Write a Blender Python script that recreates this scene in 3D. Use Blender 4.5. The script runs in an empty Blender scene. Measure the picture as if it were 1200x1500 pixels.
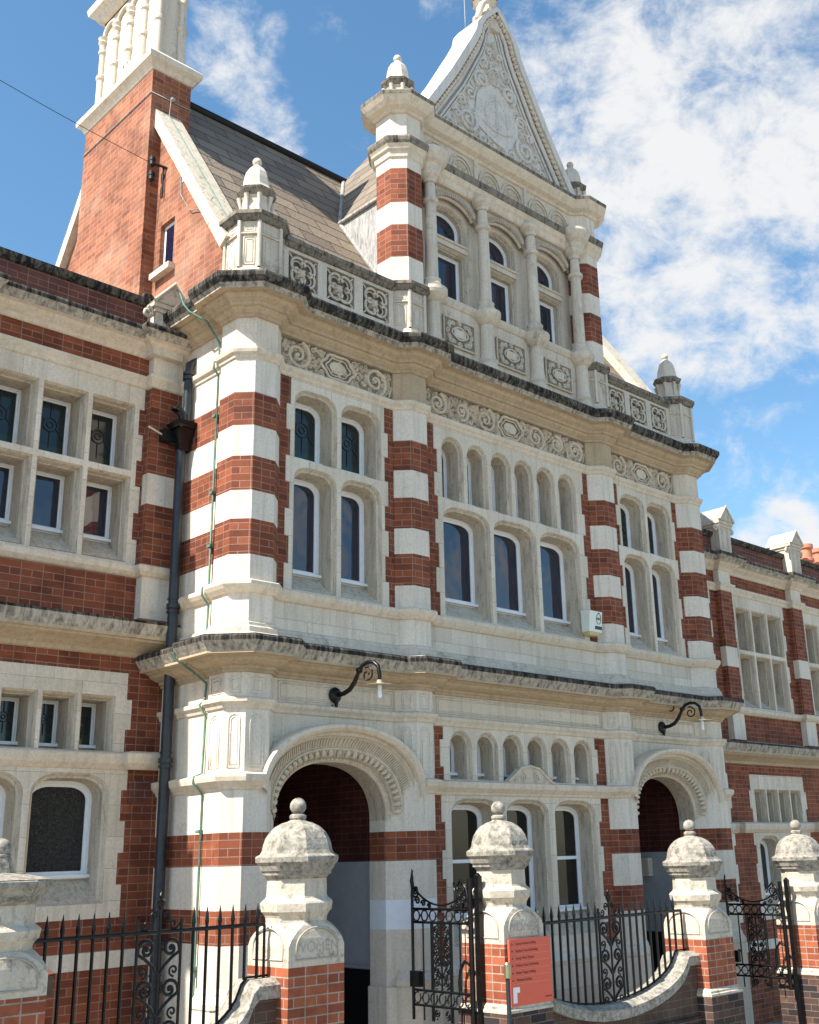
import bpy, math, random
import numpy as np
from mathutils import Vector, Matrix
from mathutils.geometry import tessellate_polygon
R = math.radians
scene = bpy.context.scene
COL = scene.collection
# ------------------------------------------------------------------ camera
cam = bpy.data.cameras.new('camera'); camo = bpy.data.objects.new('camera', cam); COL.objects.link(camo)
yaw, pitch, roll = R(44.643), R(17.354), R(-1.6135)
Fv = Vector((math.sin(yaw)*math.cos(pitch), math.cos(yaw)*math.cos(pitch), math.sin(pitch)))
Rt = Vector((math.cos(yaw), -math.sin(yaw), 0)); Up = Rt.cross(Fv)
R2 = math.cos(roll)*Rt + math.sin(roll)*Up; U2 = -math.sin(roll)*Rt + math.cos(roll)*Up
M = Matrix((R2, U2, -Fv)).transposed().to_4x4(); M.translation = Vector((0, -9.5, 1.6))
camo.matrix_world = M
cam.sensor_fit = 'AUTO'; cam.sensor_width = 36; cam.lens = 1619.5/1500*36
cam.shift_x = (600-662.87)/1500; cam.shift_y = (744.1-750)/1500
cam.clip_end = 2000; cam.clip_start = .05
scene.camera = camo
def ray_dir(u, v):
    return (Fv + R2*((u-662.87)/1619.5) - U2*((v-744.1)/1619.5)).normalized()
# ------------------------------------------------------------------ sky, sun, exposure
SUN_EL, SUN_AZ = R(50), R(4.5)              # azimuth measured from -X towards +Y
sdir = Vector((-math.cos(SUN_EL)*math.cos(SUN_AZ), math.cos(SUN_EL)*math.sin(SUN_AZ), math.sin(SUN_EL)))
sun = bpy.data.lights.new('sun', 'SUN'); sun.energy = 5.0; sun.angle = R(.5); sun.color = (1, .95, .87)
suno = bpy.data.objects.new('sun', sun); COL.objects.link(suno)
suno.rotation_euler = sdir.to_track_quat('Z', 'Y').to_euler(); suno.location = (0, 0, 30)
w = bpy.data.worlds.new('World'); scene.world = w; w.use_nodes = True
nt = w.node_tree; nt.nodes.clear()
def N(t, typ, **k):
    n = t.nodes.new(typ)
    for a, b in k.items():
        if a in ('inp',):
            for i, val in b.items(): n.inputs[i].default_value = val
        else: setattr(n, a, b)
    return n
sky = N(nt, 'ShaderNodeTexSky', sky_type='NISHITA', sun_disc=False, sun_elevation=SUN_EL,
        sun_rotation=math.atan2(sdir.x, sdir.y), air_density=1.0, dust_density=.6, ozone_density=1.2)
tc = N(nt, 'ShaderNodeTexCoord'); L = nt.links.new
def cloud_noise(scale, detail, stretch, rough, off, dist=.6):
    mp = N(nt, 'ShaderNodeMapping'); mp.inputs['Scale'].default_value = stretch; mp.inputs['Location'].default_value = off
    mp.inputs['Rotation'].default_value = (R(20), R(-28), R(35))
    L(tc.outputs['Generated'], mp.inputs['Vector'])
    n = N(nt, 'ShaderNodeTexNoise', inp={'Scale': scale, 'Detail': detail, 'Roughness': rough, 'Distortion': dist})
    L(mp.outputs[0], n.inputs['Vector']); return n.outputs['Fac']
def math_n(op, a, b=None, c=None, clamp=False):
    n = N(nt, 'ShaderNodeMath', operation=op, use_clamp=clamp)
    for i, x in enumerate((a, b, c)):
        if x is None: continue
        if isinstance(x, (int, float)): n.inputs[i].default_value = x
        else: L(x, n.inputs[i])
    return n.outputs[0]
blobs = [((1010, 210), 14, .30), ((830, 110), 9, .22), ((1130, 390), 7, .25), ((1120, 670), 5, .17), ((1000, 700), 4, .12), ((335, 80), 3.6, .27), ((385, 190), 2.6, .25), ((300, 20), 3.6, .20), ((1150, 800), 3, .35), ((560, 60), 6, .13), ((1110, 600), 3, .15)]
refl = [((450, 780), 3.5, .26), ((700, 840), 3, .24), ((620, 700), 2.5, .2), ((90, 740), 3, .24), ((860, 880), 3, .26), ((500, 620), 3, .22), ((20, 700), 2, .2)]
acc = None
for k_, ((u, v), rad, wt) in enumerate(blobs+refl):
    d = ray_dir(u, v)
    if k_ >= len(blobs): d.y = -d.y      # unseen clouds added behind the street to vary the window reflections
    dp = N(nt, 'ShaderNodeVectorMath', operation='DOT_PRODUCT'); L(tc.outputs['Generated'], dp.inputs[0]); dp.inputs[1].default_value = d
    mr = N(nt, 'ShaderNodeMapRange', interpolation_type='SMOOTHSTEP', inp={1: math.cos(R(rad*1.25)), 2: math.cos(R(rad*.1)), 3: 0, 4: wt})
    L(dp.outputs['Value'], mr.inputs[0])
    acc = mr.outputs[0] if acc is None else math_n('MAXIMUM', acc, mr.outputs[0])
n1 = cloud_noise(4.2, 9, (1, 1, 1.25), .6, (0, 0, 0), .15); n2 = cloud_noise(17, 9, (1, 1, 1.3), .66, (3, 1, 2), .25)
nn = math_n('MULTIPLY_ADD', n2, .55, math_n('MULTIPLY', n1, .45))
cov = math_n('ADD', nn, acc)
mask = N(nt, 'ShaderNodeMapRange', interpolation_type='SMOOTHSTEP', inp={1: .66, 2: .87, 3: 0, 4: .98}); L(cov, mask.inputs[0])
mixc = N(nt, 'ShaderNodeMix', data_type='RGBA'); L(mask.outputs[0], mixc.inputs[0])
hsv = N(nt, 'ShaderNodeHueSaturation', inp={'Hue': .490, 'Saturation': 1.17, 'Value': 1.40}); L(sky.outputs[0], hsv.inputs['Color'])
L(hsv.outputs[0], mixc.inputs[6]); mixc.inputs[7].default_value = (5.6, 5.65, 5.7, 1)
bg = N(nt, 'ShaderNodeBackground', inp={'Strength': .080}); L(mixc.outputs[2], bg.inputs['Color'])
wo = N(nt, 'ShaderNodeOutputWorld'); L(bg.outputs[0], wo.inputs['Surface'])
scene.view_settings.view_transform = 'Standard'; scene.view_settings.look = 'None'
scene.view_settings.exposure = 1.02; scene.view_settings.gamma = 1
scene.render.engine = 'CYCLES'
scene.cycles.max_bounces = 6; scene.cycles.diffuse_bounces = 4
# ------------------------------------------------------------------ materials
def new_mat(name):
    m = bpy.data.materials.new(name); m.use_nodes = True; t = m.node_tree
    b = t.nodes['Principled BSDF']; return m, t, b
def noise(t, scale, detail=6, rough=.6, vec=None, dist=0):
    n = N(t, 'ShaderNodeTexNoise', inp={'Scale': scale, 'Detail': detail, 'Roughness': rough, 'Distortion': dist})
    if vec is not None: t.links.new(vec, n.inputs['Vector'])
    return n.outputs['Fac']
def ramp(t, fac, stops):
    r = N(t, 'ShaderNodeValToRGB'); e = r.color_ramp.elements
    while len(e) < len(stops): e.new(.5)
    for i, (p, c) in enumerate(stops): e[i].position = p; e[i].color = (c if len(c) == 4 else (*c, 1))
    t.links.new(fac, r.inputs[0]); return r
def mix(t, fac, a, b, bt='MIX'):
    n = N(t, 'ShaderNodeMix', data_type='RGBA', blend_type=bt)
    for i, x in ((0, fac), (6, a), (7, b)):
        if isinstance(x, (int, float)): n.inputs[i].default_value = x
        elif isinstance(x, tuple): n.inputs[i].default_value = (*x, 1) if len(x) == 3 else x
        else: t.links.new(x, n.inputs[i])
    return n.outputs[2]
def coord(t, kind='Object', scale=(1, 1, 1)):
    c = N(t, 'ShaderNodeTexCoord'); mp = N(t, 'ShaderNodeMapping'); mp.inputs['Scale'].default_value = scale
    t.links.new(c.outputs[kind], mp.inputs['Vector']); return mp.outputs[0]
def bump(t, b, h, strength=.3, dist=.01):
    n = N(t, 'ShaderNodeBump', inp={'Strength': strength, 'Distance': dist}); t.links.new(h, n.inputs['Height'])
    t.links.new(n.outputs[0], b.inputs['Normal'])
def stone(name, base, warm, stain=None, stain_amt=(.55, .7), streak=0, joints=False, rough=.85, bumps=.25, sscale=5, band=None):
    base = (base[0]*1.025, base[1]*.995, base[2]*.985); warm = (warm[0]*1.02, warm[1]*.99, warm[2]*.97)
    m, t, b = new_mat(name); v = coord(t)
    c = mix(t, ramp(t, noise(t, 1.6, 5, .6, v), [(.35, (0, 0, 0)), (.7, (1, 1, 1))]).outputs[0], base, warm)
    fine = noise(t, 38, 5, .65, v)
    c = mix(t, .38, c, ramp(t, fine, [(.3, tuple(.60*x for x in base)), (.66, tuple(min(1, 1.15*x) for x in base))]).outputs[0])
    c = mix(t, ramp(t, noise(t, 9, 9, .75, v, .8), [(.57, (0, 0, 0)), (.70, (.42, .42, .42))]).outputs[0], c, tuple(.42*x for x in warm))
    # dry vertical run marks
    vs = coord(t, 'Object', (9, 9, .55)); st = ramp(t, noise(t, 1.5, 4, .6, vs), [(.48, (0, 0, 0)), (.72, (.62, .62, .62))])
    c = mix(t, st.outputs[0], c, tuple(.72*x for x in warm))
    if stain:
        f = noise(t, sscale, 9, .72, coord(t, 'Object', (6, 6, .9) if streak == 2 else (1, 1, .45) if streak else (1, 1, 1)), .4)
        c = mix(t, ramp(t, f, [(stain_amt[0], (0, 0, 0)), (stain_amt[1], (1, 1, 1))]).outputs[0], c, stain)
    if joints:
        uv = N(t, 'ShaderNodeTexCoord').outputs['UV']
        br = N(t, 'ShaderNodeTexBrick', offset=.5, inp={'Scale': 1, 'Brick Width': joints[0], 'Row Height': joints[1], 'Mortar Size': .0022, 'Mortar Smooth': .3,
               'Color1': (1, 1, 1, 1), 'Color2': (.84, .825, .79, 1), 'Mortar': (.42, .38, .32, 1)})
        t.links.new(uv, br.inputs['Vector']); c = mix(t, 1, c, br.outputs[0], 'MULTIPLY')
    t.links.new(c, b.inputs['Base Color']); b.inputs['Roughness'].default_value = rough
    b.inputs['Specular IOR Level'].default_value = .25
    h = N(t, 'ShaderNodeMath', operation='ADD'); t.links.new(noise(t, 16, 8, .65, v), h.inputs[0]); t.links.new(fine, h.inputs[1])
    bump(t, b, h.outputs[0], bumps, .006); return m
def brick(name, c1, c2, mortar, msize=.0045, w=.232, h=.0775, efflo=0, bias=0, squash=2, off=.5, dark=None):
    m, t, b = new_mat(name); uv = N(t, 'ShaderNodeTexCoord').outputs['UV']; v = coord(t)
    br = N(t, 'ShaderNodeTexBrick', offset=off, squash=squash, squash_frequency=2, offset_frequency=2,
           inp={'Scale': 1, 'Brick Width': w if squash == 1 else w*.5, 'Row Height': h, 'Mortar Size': msize, 'Mortar Smooth': .12, 'Bias': bias,
                'Color1': (*c1, 1), 'Color2': (*c2, 1), 'Mortar': (*mortar, 1)})
    t.links.new(uv, br.inputs['Vector'])
    c = mix(t, ramp(t, noise(t, 2.3, 7, .7, v), [(.34, (.55, .53, .53)), (.52, (.95, .95, .95)), (.72, (1.3, 1.25, 1.2))]).outputs[0], (0, 0, 0), (1, 1, 1))
    c = mix(t, 1, br.outputs['Color'], c, 'MULTIPLY')
    c = mix(t, ramp(t, noise(t, 30, 4, .6, v), [(.35, (0, 0, 0)), (.75, (.35, .35, .35))]).outputs[0], c, tuple(.6*x for x in c1))
    if efflo:
        c = mix(t, ramp(t, noise(t, 1.1, 8, .6, v), [(.50, (0, 0, 0)), (.66, (efflo,)*3)]).outputs[0], c, (.55, .36, .24))
    if dark:
        c = mix(t, ramp(t, noise(t, .9, 7, .65, v), [(.45, (0, 0, 0)), (.62, (dark,)*3)]).outputs[0], c, (.10, .055, .04))
    t.links.new(c, b.inputs['Base Color']); b.inputs['Roughness'].default_value = .82
    b.inputs['Specular IOR Level'].default_value = .3
    hh = N(t, 'ShaderNodeMath', operation='MULTIPLY_ADD'); t.links.new(br.outputs['Fac'], hh.inputs[0]); hh.inputs[1].default_value = -1.2
    t.links.new(noise(t, 60, 4, .6, v), hh.inputs[2]); bump(t, b, hh.outputs[0], .55, .004); return m
def plain(name, col, rough=.5, metal=0, spec=.5, var=.12, scale=12, bumps=0, ior=None):
    m, t, b = new_mat(name); v = coord(t)
    c = mix(t, ramp(t, noise(t, scale, 6, .65, v), [(.35, (0, 0, 0)), (.68, (1, 1, 1))]).outputs[0], tuple(x*(1-var) for x in col), tuple(min(1, x*(1+var)) for x in col))
    t.links.new(c, b.inputs['Base Color']); b.inputs['Roughness'].default_value = rough; b.inputs['Metallic'].default_value = metal
    b.inputs['Specular IOR Level'].default_value = spec
    if ior: b.inputs['IOR'].default_value = ior
    if bumps: bump(t, b, noise(t, scale*3, 6, .6, v), bumps, .004)
    return m
MT = {}
MT['stone'] = stone('limestone', (.75, .68, .565), (.66, .585, .47), joints=(.62, .31))
MT['band'] = stone('limestone_band', (.72, .66, .555), (.63, .565, .46), bumps=.15, stain=(.42, .37, .29), stain_amt=(.58, .85), streak=2, sscale=2)
MT['trim'] = stone('limestone_trim', (.69, .61, .49), (.60, .51, .385), stain=(.33, .33, .23), stain_amt=(.60, .8), sscale=3)
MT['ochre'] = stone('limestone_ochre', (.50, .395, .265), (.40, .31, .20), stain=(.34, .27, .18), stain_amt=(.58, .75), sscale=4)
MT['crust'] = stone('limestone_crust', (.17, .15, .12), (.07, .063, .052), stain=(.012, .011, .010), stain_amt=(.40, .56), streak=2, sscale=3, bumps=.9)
MT['fascia'] = stone('limestone_fascia', (.50, .45, .37), (.40, .36, .29), stain=(.055, .05, .042), stain_amt=(.43, .68), streak=2, sscale=3, bumps=.6)
MT['rim'] = stone('limestone_rim', (.27, .24, .19), (.18, .16, .13), stain=(.035, .032, .027), stain_amt=(.47, .64), streak=2, sscale=3, bumps=.6)
MT['ledge'] = stone('limestone_ledge', (.58, .53, .44), (.50, .45, .37), stain=(.2, .19, .16), stain_amt=(.55, .75))
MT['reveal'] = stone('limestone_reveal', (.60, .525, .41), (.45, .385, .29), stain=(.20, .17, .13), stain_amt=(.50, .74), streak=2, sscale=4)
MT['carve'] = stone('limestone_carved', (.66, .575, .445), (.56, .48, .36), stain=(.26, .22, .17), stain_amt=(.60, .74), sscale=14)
MT['carvebg'] = stone('limestone_carved_ground', (.30, .255, .19), (.22, .185, .135), stain=(.09, .075, .055), stain_amt=(.5, .66), sscale=14)  # recess shade put into this dark ground to deepen the carving, plus stains
MT['tymp'] = stone('limestone_tympanum', (.66, .635, .585), (.60, .57, .51), stain=(.40, .39, .37), stain_amt=(.58, .75), sscale=9)
MT['dormer'] = stone('limestone_dormer', (.65, .585, .48), (.55, .485, .385), stain=(.20, .18, .15), stain_amt=(.56, .76), streak=1, sscale=4)
MT['ped'] = stone('limestone_pedestal', (.58, .52, .42), (.52, .46, .36), stain=(.22, .19, .14), stain_amt=(.53, .68), sscale=11, bumps=.8)
MT['cap'] = stone('limestone_pier_cap', (.41, .38, .32), (.31, .29, .24), stain=(.10, .09, .07), stain_amt=(.44, .66), sscale=16, bumps=1.0)
MT['painted'] = plain('white_painted_stone', (.74, .76, .80), .6, var=.04)
MT['plaster'] = plain('grey_painted_plaster', (.40, .41, .43), .7, var=.08)
MT['brick'] = brick('red_brick', (.30, .083, .036), (.15, .039, .019), (.32, .21, .155))
MT['brickb'] = brick('red_brick_parapet', (.20, .07, .048), (.145, .045, .033), (.30, .20, .16), dark=.5)
MT['bricko'] = brick('orange_chimney_brick', (.38, .135, .063), (.22, .066, .034), (.36, .25, .18), efflo=.30, squash=2)
MT['brickp'] = brick('orange_pier_brick', (.42, .118, .052), (.23, .058, .03), (.40, .32, .25), msize=.006)
MT['brickd'] = brick('brown_wall_brick', (.12, .075, .055), (.085, .055, .042), (.17, .13, .10))
MT['brickk'] = brick('black_plinth_brick', (.025, .023, .024), (.16, .075, .05), (.20, .17, .14), squash=1)
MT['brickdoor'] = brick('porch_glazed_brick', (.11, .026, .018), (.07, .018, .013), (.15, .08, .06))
MT['white'] = plain('white_window_paint', (.80, .80, .80), .35, var=.05)
MT['iron'] = plain('black_iron_paint', (.004, .004, .0045), .34, spec=.35, var=.5, bumps=.25, scale=25)
MT['pipe'] = plain('blue_grey_pipe_paint', (.022, .028, .036), .38, spec=.4, var=.25, scale=8)
MT['copper'] = plain('green_copper_tape', (.10, .20, .15), .6, var=.3)
MT['terracotta'] = plain('terracotta', (.55, .20, .11), .7, var=.2)
MT['lead'] = stone('weathered_lead', (.42, .42, .40), (.32, .32, .31), stain=(.14, .135, .13), stain_amt=(.46, .66), streak=2, sscale=5)
MT['wood'] = plain('dark_brown_door_wood', (.085, .035, .018), .4, var=.4)
MT['dark'] = plain('dark_metal', (.010, .010, .011), .5, spec=.3)
MT['brass'] = plain('tarnished_brass', (.42, .36, .22), .35, metal=.8)
MT['orange'] = plain('orange_red_sign', (.70, .105, .055), .4, var=.03)
MT['orangel'] = plain('pale_sign_rule', (.78, .28, .20), .4, var=.02)
MT['ink'] = plain('sign_ink', (.03, .006, .004), .5, var=.02)
MT['signwhite'] = plain('sign_white', (.82, .82, .84), .5, var=.02)
MT['cream'] = plain('cream_plastic', (.74, .76, .66), .4, var=.04)
MT['amber'] = plain('amber_plastic', (.62, .52, .26), .4, var=.1)
MT['navy'] = plain('navy_print', (.02, .03, .06), .5, var=.02)
MT['incise'] = stone('incised_shadow', (.42, .385, .32), (.36, .33, .27))
MT['shade'] = plain('enamel_shade', (.36, .29, .19), .35, var=.15)
MT['bulb'] = plain('frosted_bulb', (.85, .87, .9), .2, var=.02)
MT['pave'] = plain('pale_paving', (.31, .29, .25), .85, var=.12, scale=3, bumps=.3)
MT['road'] = plain('asphalt', (.055, .055, .056), .85, var=.25, scale=30, bumps=.5)
def glass(name, col, rough=.03, ior=1.75, wave=.15):
    m, t, b = new_mat(name); b.inputs['Base Color'].default_value = (*col, 1); b.inputs['Roughness'].default_value = rough
    b.inputs['IOR'].default_value = ior; b.inputs['Specular IOR Level'].default_value = .6
    bump(t, b, noise(t, 2.2, 2, .5, coord(t)), wave, .02); return m
MT['glass'] = glass('dark_window_glass', (.004, .010, .032), .02, 1.8, .3)
MT['blind'] = glass('window_glass_over_blind', (.012, .011, .010), .03, 1.42, .06)
def obscured():
    m, t, b = new_mat('obscured_glass'); v = coord(t)
    b.inputs['Base Color'].default_value = (.010, .009, .007, 1); b.inputs['Roughness'].default_value = .08; b.inputs['IOR'].default_value = 1.5
    bump(t, b, noise(t, 30, 2, .5, v, 1.6), .9, .03); return m
MT['obsc'] = obscured()
MT['sgreen'] = glass('green_stained_glass', (.020, .040, .028), .1, 1.5)
MT['sblue'] = glass('slate_stained_glass', (.014, .024, .026), .1, 1.5)
MT['slead'] = plain('window_lead', (.03, .03, .03), .6)
def slate():
    m, t, b = new_mat('roof_slate'); uv = N(t, 'ShaderNodeTexCoord').outputs['UV']; v = coord(t)
    br = N(t, 'ShaderNodeTexBrick', offset=.5, inp={'Scale': 1, 'Brick Width': .52, 'Row Height': .31, 'Mortar Size': .008, 'Mortar Smooth': .05, 'Bias': 0,
           'Color1': (.27, .205, .137, 1), 'Color2': (.13, .10, .07, 1), 'Mortar': (.05, .04, .03, 1)})
    t.links.new(uv, br.inputs['Vector'])
    c = mix(t, ramp(t, noise(t, 4, 8, .7, v), [(.35, (0, 0, 0)), (.7, (.6, .6, .6))]).outputs[0], br.outputs['Color'], (.19, .148, .10))
    c = mix(t, br.outputs['Fac'], c, (.022, .02, .018))
    t.links.new(c, b.inputs['Base Color']); b.inputs['Roughness'].default_value = .7
    # each course tilts: saw-tooth height along v
    sx = N(t, 'ShaderNodeSeparateXYZ'); t.links.new(uv, sx.inputs[0])
    wob = N(t, 'ShaderNodeMath', operation='MULTIPLY_ADD', inp={1: .035}); t.links.new(noise(t, 3.5, 4, .7, v), wob.inputs[0]); t.links.new(sx.outputs[1], wob.inputs[2])
    fr = N(t, 'ShaderNodeMath', operation='DIVIDE', inp={1: .31}); t.links.new(wob.outputs[0], fr.inputs[0])
    f2 = N(t, 'ShaderNodeMath', operation='FRACT'); t.links.new(fr.outputs[0], f2.inputs[0])
    ln = ramp(t, f2.outputs[0], [(.0, (1, 1, 1)), (.085, (1, 1, 1)), (.11, (0, 0, 0))]); c2 = mix(t, ln.outputs[0], c, (.022, .019, .016)); t.links.new(c2, b.inputs['Base Color'])
    h = N(t, 'ShaderNodeMath', operation='MULTIPLY_ADD', inp={1: -1.0}); t.links.new(f2.outputs[0], h.inputs[0]); t.links.new(noise(t, 20, 5, .6, v), h.inputs[2])
    bump(t, b, h.outputs[0], .8, .02); return m
MT['slate'] = slate()
# ------------------------------------------------------------------ mesh tools
class MB:
    def __init__(s): s.v = []; s.f = []; s.m = []; s.s = []
    def add(s, vs, fs, m=0, sm=False):
        o = len(s.v); s.v += [tuple(p) for p in vs]
        for f in fs: s.f.append([i+o for i in f]); s.m.append(m); s.s.append(sm)
    def build(s, name, mats, parent=None, label=None, cat=None, group=None, kind=None):
        me = bpy.data.meshes.new(name); me.from_pydata(s.v, [], s.f)
        if isinstance(mats, str): mats = [mats]
        for k in mats: me.materials.append(MT[k])
        me.polygons.foreach_set('material_index', s.m); me.polygons.foreach_set('use_smooth', s.s)
        me.update()
        n = len(me.polygons); nor = np.empty(n*3); me.polygons.foreach_get('normal', nor); nor = nor.reshape(-1, 3)
        lt = np.empty(n, int); me.polygons.foreach_get('loop_total', lt)
        li = np.empty(len(me.loops), int); me.loops.foreach_get('vertex_index', li)
        co = np.empty(len(me.vertices)*3); me.vertices.foreach_get('co', co); co = co.reshape(-1, 3)[li]
        nf = np.repeat(nor, lt, axis=0); h = np.hypot(nf[:, 0], nf[:, 1]); flat = h < .25
        hs = np.where(flat, 1, h); tx = -nf[:, 1]/hs; ty = nf[:, 0]/hs
        u = np.where(flat, co[:, 0], co[:, 0]*tx+co[:, 1]*ty)
        slope = (~flat) & (np.abs(nf[:, 2]) > .3)
        vv = np.where(flat, co[:, 1], np.where(slope, co[:, 2]/np.clip(h, .25, 1), co[:, 2]))
        uv = me.uv_layers.new(name='UVMap'); uv.data.foreach_set('uv', np.stack([u, vv], 1).astype(np.float32).ravel())
        o = bpy.data.objects.new(name, me); COL.objects.link(o)
        if parent: o.parent = parent
        tag(o, label, cat, group, kind); return o
def tag(o, label=None, cat=None, group=None, kind=None):
    for k, x in (('label', label), ('category', cat), ('group', group), ('kind', kind)):
        if x: o[k] = x
    return o
def thing(name, label, cat, loc=(0, 0, 0), group=None):
    o = bpy.data.objects.new(name, None); COL.objects.link(o); o.location = loc; o.empty_display_size = .2
    return tag(o, label, cat, group)
def box(mb, x0, x1, y0, y1, z0, z1, m=0):
    mb.add([(x0, y0, z0), (x1, y0, z0), (x1, y1, z0), (x0, y1, z0), (x0, y0, z1), (x1, y0, z1), (x1, y1, z1), (x0, y1, z1)],
           [(0, 1, 5, 4), (1, 2, 6, 5), (2, 3, 7, 6), (3, 0, 4, 7), (4, 5, 6, 7), (3, 2, 1, 0)], m)
def quad(mb, a, b, c, d, m=0): mb.add([a, b, c, d], [(0, 1, 2, 3)], m)
def prism(mb, poly, z0, z1, m=0, top=True, bot=True, sm=False):
    n = len(poly); mb.add([(x, y, z0) for x, y in poly]+[(x, y, z1) for x, y in poly], [(i, (i+1) % n, n+(i+1) % n, n+i) for i in range(n)], m, sm)
    if top: mb.add([(x, y, z1) for x, y in poly], [tuple(range(n))], m)
    if bot: mb.add([(x, y, z0) for x, y in poly], [tuple(range(n))[::-1]], m)
def offset_path(path, d, closed=False):
    P = [Vector(p) for p in path]; n = len(P); out = []
    def nrm(a, b): e = (b-a).normalized(); return Vector((e.y, -e.x))
    for i in range(n):
        if closed: n1 = nrm(P[i-1], P[i]); n2 = nrm(P[i], P[(i+1) % n])
        else:
            n1 = nrm(P[i-1], P[i]) if i else nrm(P[0], P[1]); n2 = nrm(P[i], P[i+1]) if i < n-1 else n1
        q = (n1+n2)/max(.3, 1+n1.dot(n2)); out.append(P[i]+q*d)
    return out
def sweep(mb, path, prof, mats=0, closed=False, caps=True):
    rows = []
    for d, z in prof: rows.append([(p.x, p.y, z) for p in offset_path(path, d, closed)])
    n = len(path); ns = n if closed else n-1
    for k in range(len(prof)-1):
        m = mats[k] if isinstance(mats, (list, tuple)) else mats
        a, b = rows[k], rows[k+1]; vs = a+b
        mb.add(vs, [(i, (i+1) % n, n+(i+1) % n, n+i) for i in range(ns)], m)
    if caps and not closed:
        mm = mats[0] if isinstance(mats, (list, tuple)) else mats
        mb.add([r[0] for r in rows], [tuple(range(len(rows)))], mm); mb.add([r[-1] for r in rows], [tuple(range(len(rows)))[::-1]], mm)
def tube(mb, pts, r, n=6, m=0, closed=False, sm=True, cap=True, flat=1.0):
    P = [Vector(p) for p in pts]; k = len(P)
    rs = r if isinstance(r, (list, tuple)) else [r]*k
    T = []
    for i in range(k):
        a = P[i-1] if (i or closed) else P[0]; b = P[(i+1) % k] if (i < k-1 or closed) else P[-1]
        d = (b-a); T.append(d.normalized() if d.length > 1e-9 else Vector((0, 0, 1)))
    up = Vector((0, 1, 0)) if abs(T[0].y) < .9 else Vector((1, 0, 0))
    vs = []
    for i in range(k):
        up = (up-T[i]*up.dot(T[i]))
        if up.length < 1e-6: up = Vector((1, 0, 0))-T[i]*T[i].x
        up.normalize(); s = T[i].cross(up)
        for j in range(n):
            a = 2*math.pi*(j+.5)/n; vs.append(P[i]+up*(math.cos(a)*rs[i]*flat)+s*(math.sin(a)*rs[i]))
    fs = []
    for i in range(k if closed else k-1):
        for j in range(n): fs.append((i*n+j, i*n+(j+1) % n, ((i+1) % k)*n+(j+1) % n, ((i+1) % k)*n+j))
    mb.add(vs, fs, m, sm)
    if cap and not closed: mb.add(vs[:n], [tuple(range(n))[::-1]], m); mb.add(vs[-n:], [tuple(range(n))], m)
def lathe(mb, prof, c, n=16, m=0, sm=True, ph=0, caps=True, oct_=False):
    k = len(prof); cx, cy = c; f = 1/math.cos(math.pi/n) if oct_ else 1
    if oct_: ph = math.pi/n; sm = False
    vs = [(cx+r*f*math.cos(ph+2*math.pi*j/n), cy+r*f*math.sin(ph+2*math.pi*j/n), z) for r, z in prof for j in range(n)]
    for i in range(k-1):
        mm = m[i] if isinstance(m, (list, tuple)) else m
        mb.add([vs[i*n+j] for j in range(n)]+[vs[(i+1)*n+j] for j in range(n)], [(j, (j+1) % n, n+(j+1) % n, n+j) for j in range(n)], mm, sm)
    mm = m[-1] if isinstance(m, (list, tuple)) else m
    if caps: mb.add(vs[-n:], [tuple(range(n))], mm); mb.add(vs[:n], [tuple(range(n))[::-1]], mm)
def ball(mb, c, r, m=0, nu=14, nv=9, sc=(1, 1, 1)):
    vs = [(c[0]+r*sc[0]*math.sin(math.pi*i/nv)*math.cos(2*math.pi*j/nu), c[1]+r*sc[1]*math.sin(math.pi*i/nv)*math.sin(2*math.pi*j/nu), c[2]+r*sc[2]*math.cos(math.pi*i/nv)) for i in range(nv+1) for j in range(nu)]
    mb.add(vs, [(i*nu+j, (i+1)*nu+j, (i+1)*nu+(j+1) % nu, i*nu+(j+1) % nu) for i in range(nv) for j in range(nu)], m, True)
def leafblob(mb, x, z, y, a, l, wd, h, m=0):    # raised pointed leaf on a wall plane
    ca, sa = math.cos(a), math.sin(a); vs = []
    for (s, t, q) in ((-.5, 0, 0), (-.15, -.5, 0), (.2, -.38, 0), (.5, 0, 0), (.2, .38, 0), (-.15, .5, 0), (-.1, 0, 1), (.22, 0, .8)):
        px, pz = s*l, t*wd; vs.append((x+px*ca-pz*sa, y-q*h, z+px*sa+pz*ca))
    mb.add(vs, [(0, 1, 6), (1, 2, 7, 6), (2, 3, 7), (3, 4, 7), (4, 5, 6, 7), (5, 0, 6)], m)
def spiral_pts(cx, cz, r0, turns, a0, sgn=1, n=22, r1=.12):
    out = []
    for i in range(n):
        t = i/(n-1); a = a0+sgn*t*turns*2*math.pi; r = r0*((1-t)+r1*t); out.append((cx+r*math.cos(a), cz+r*math.sin(a)))
    return out
def relief(mb, pts, y, r, m=0, n=5): tube(mb, [(x, y, z) for x, z in pts], r, n, m, flat=1.3)
def panel(mb, outline, holes, y, m=0):
    loops = [[Vector((x, z, 0)) for x, z in outline]]+[[Vector((x, z, 0)) for x, z in h] for h in holes]
    tri = tessellate_polygon(loops); vs = [(p.x, y, p.y) for l in loops for p in l]
    # drop slivers, orient to -Y
    fs = []
    for a, b, c in tri:
        A, B, C = vs[a], vs[b], vs[c]; ar = (B[0]-A[0])*(C[2]-A[2])-(B[2]-A[2])*(C[0]-A[0])
        if abs(ar) < 1e-9: continue
        fs.append((a, b, c) if ar > 0 else (a, c, b))
    mb.add(vs, fs, m)
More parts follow.
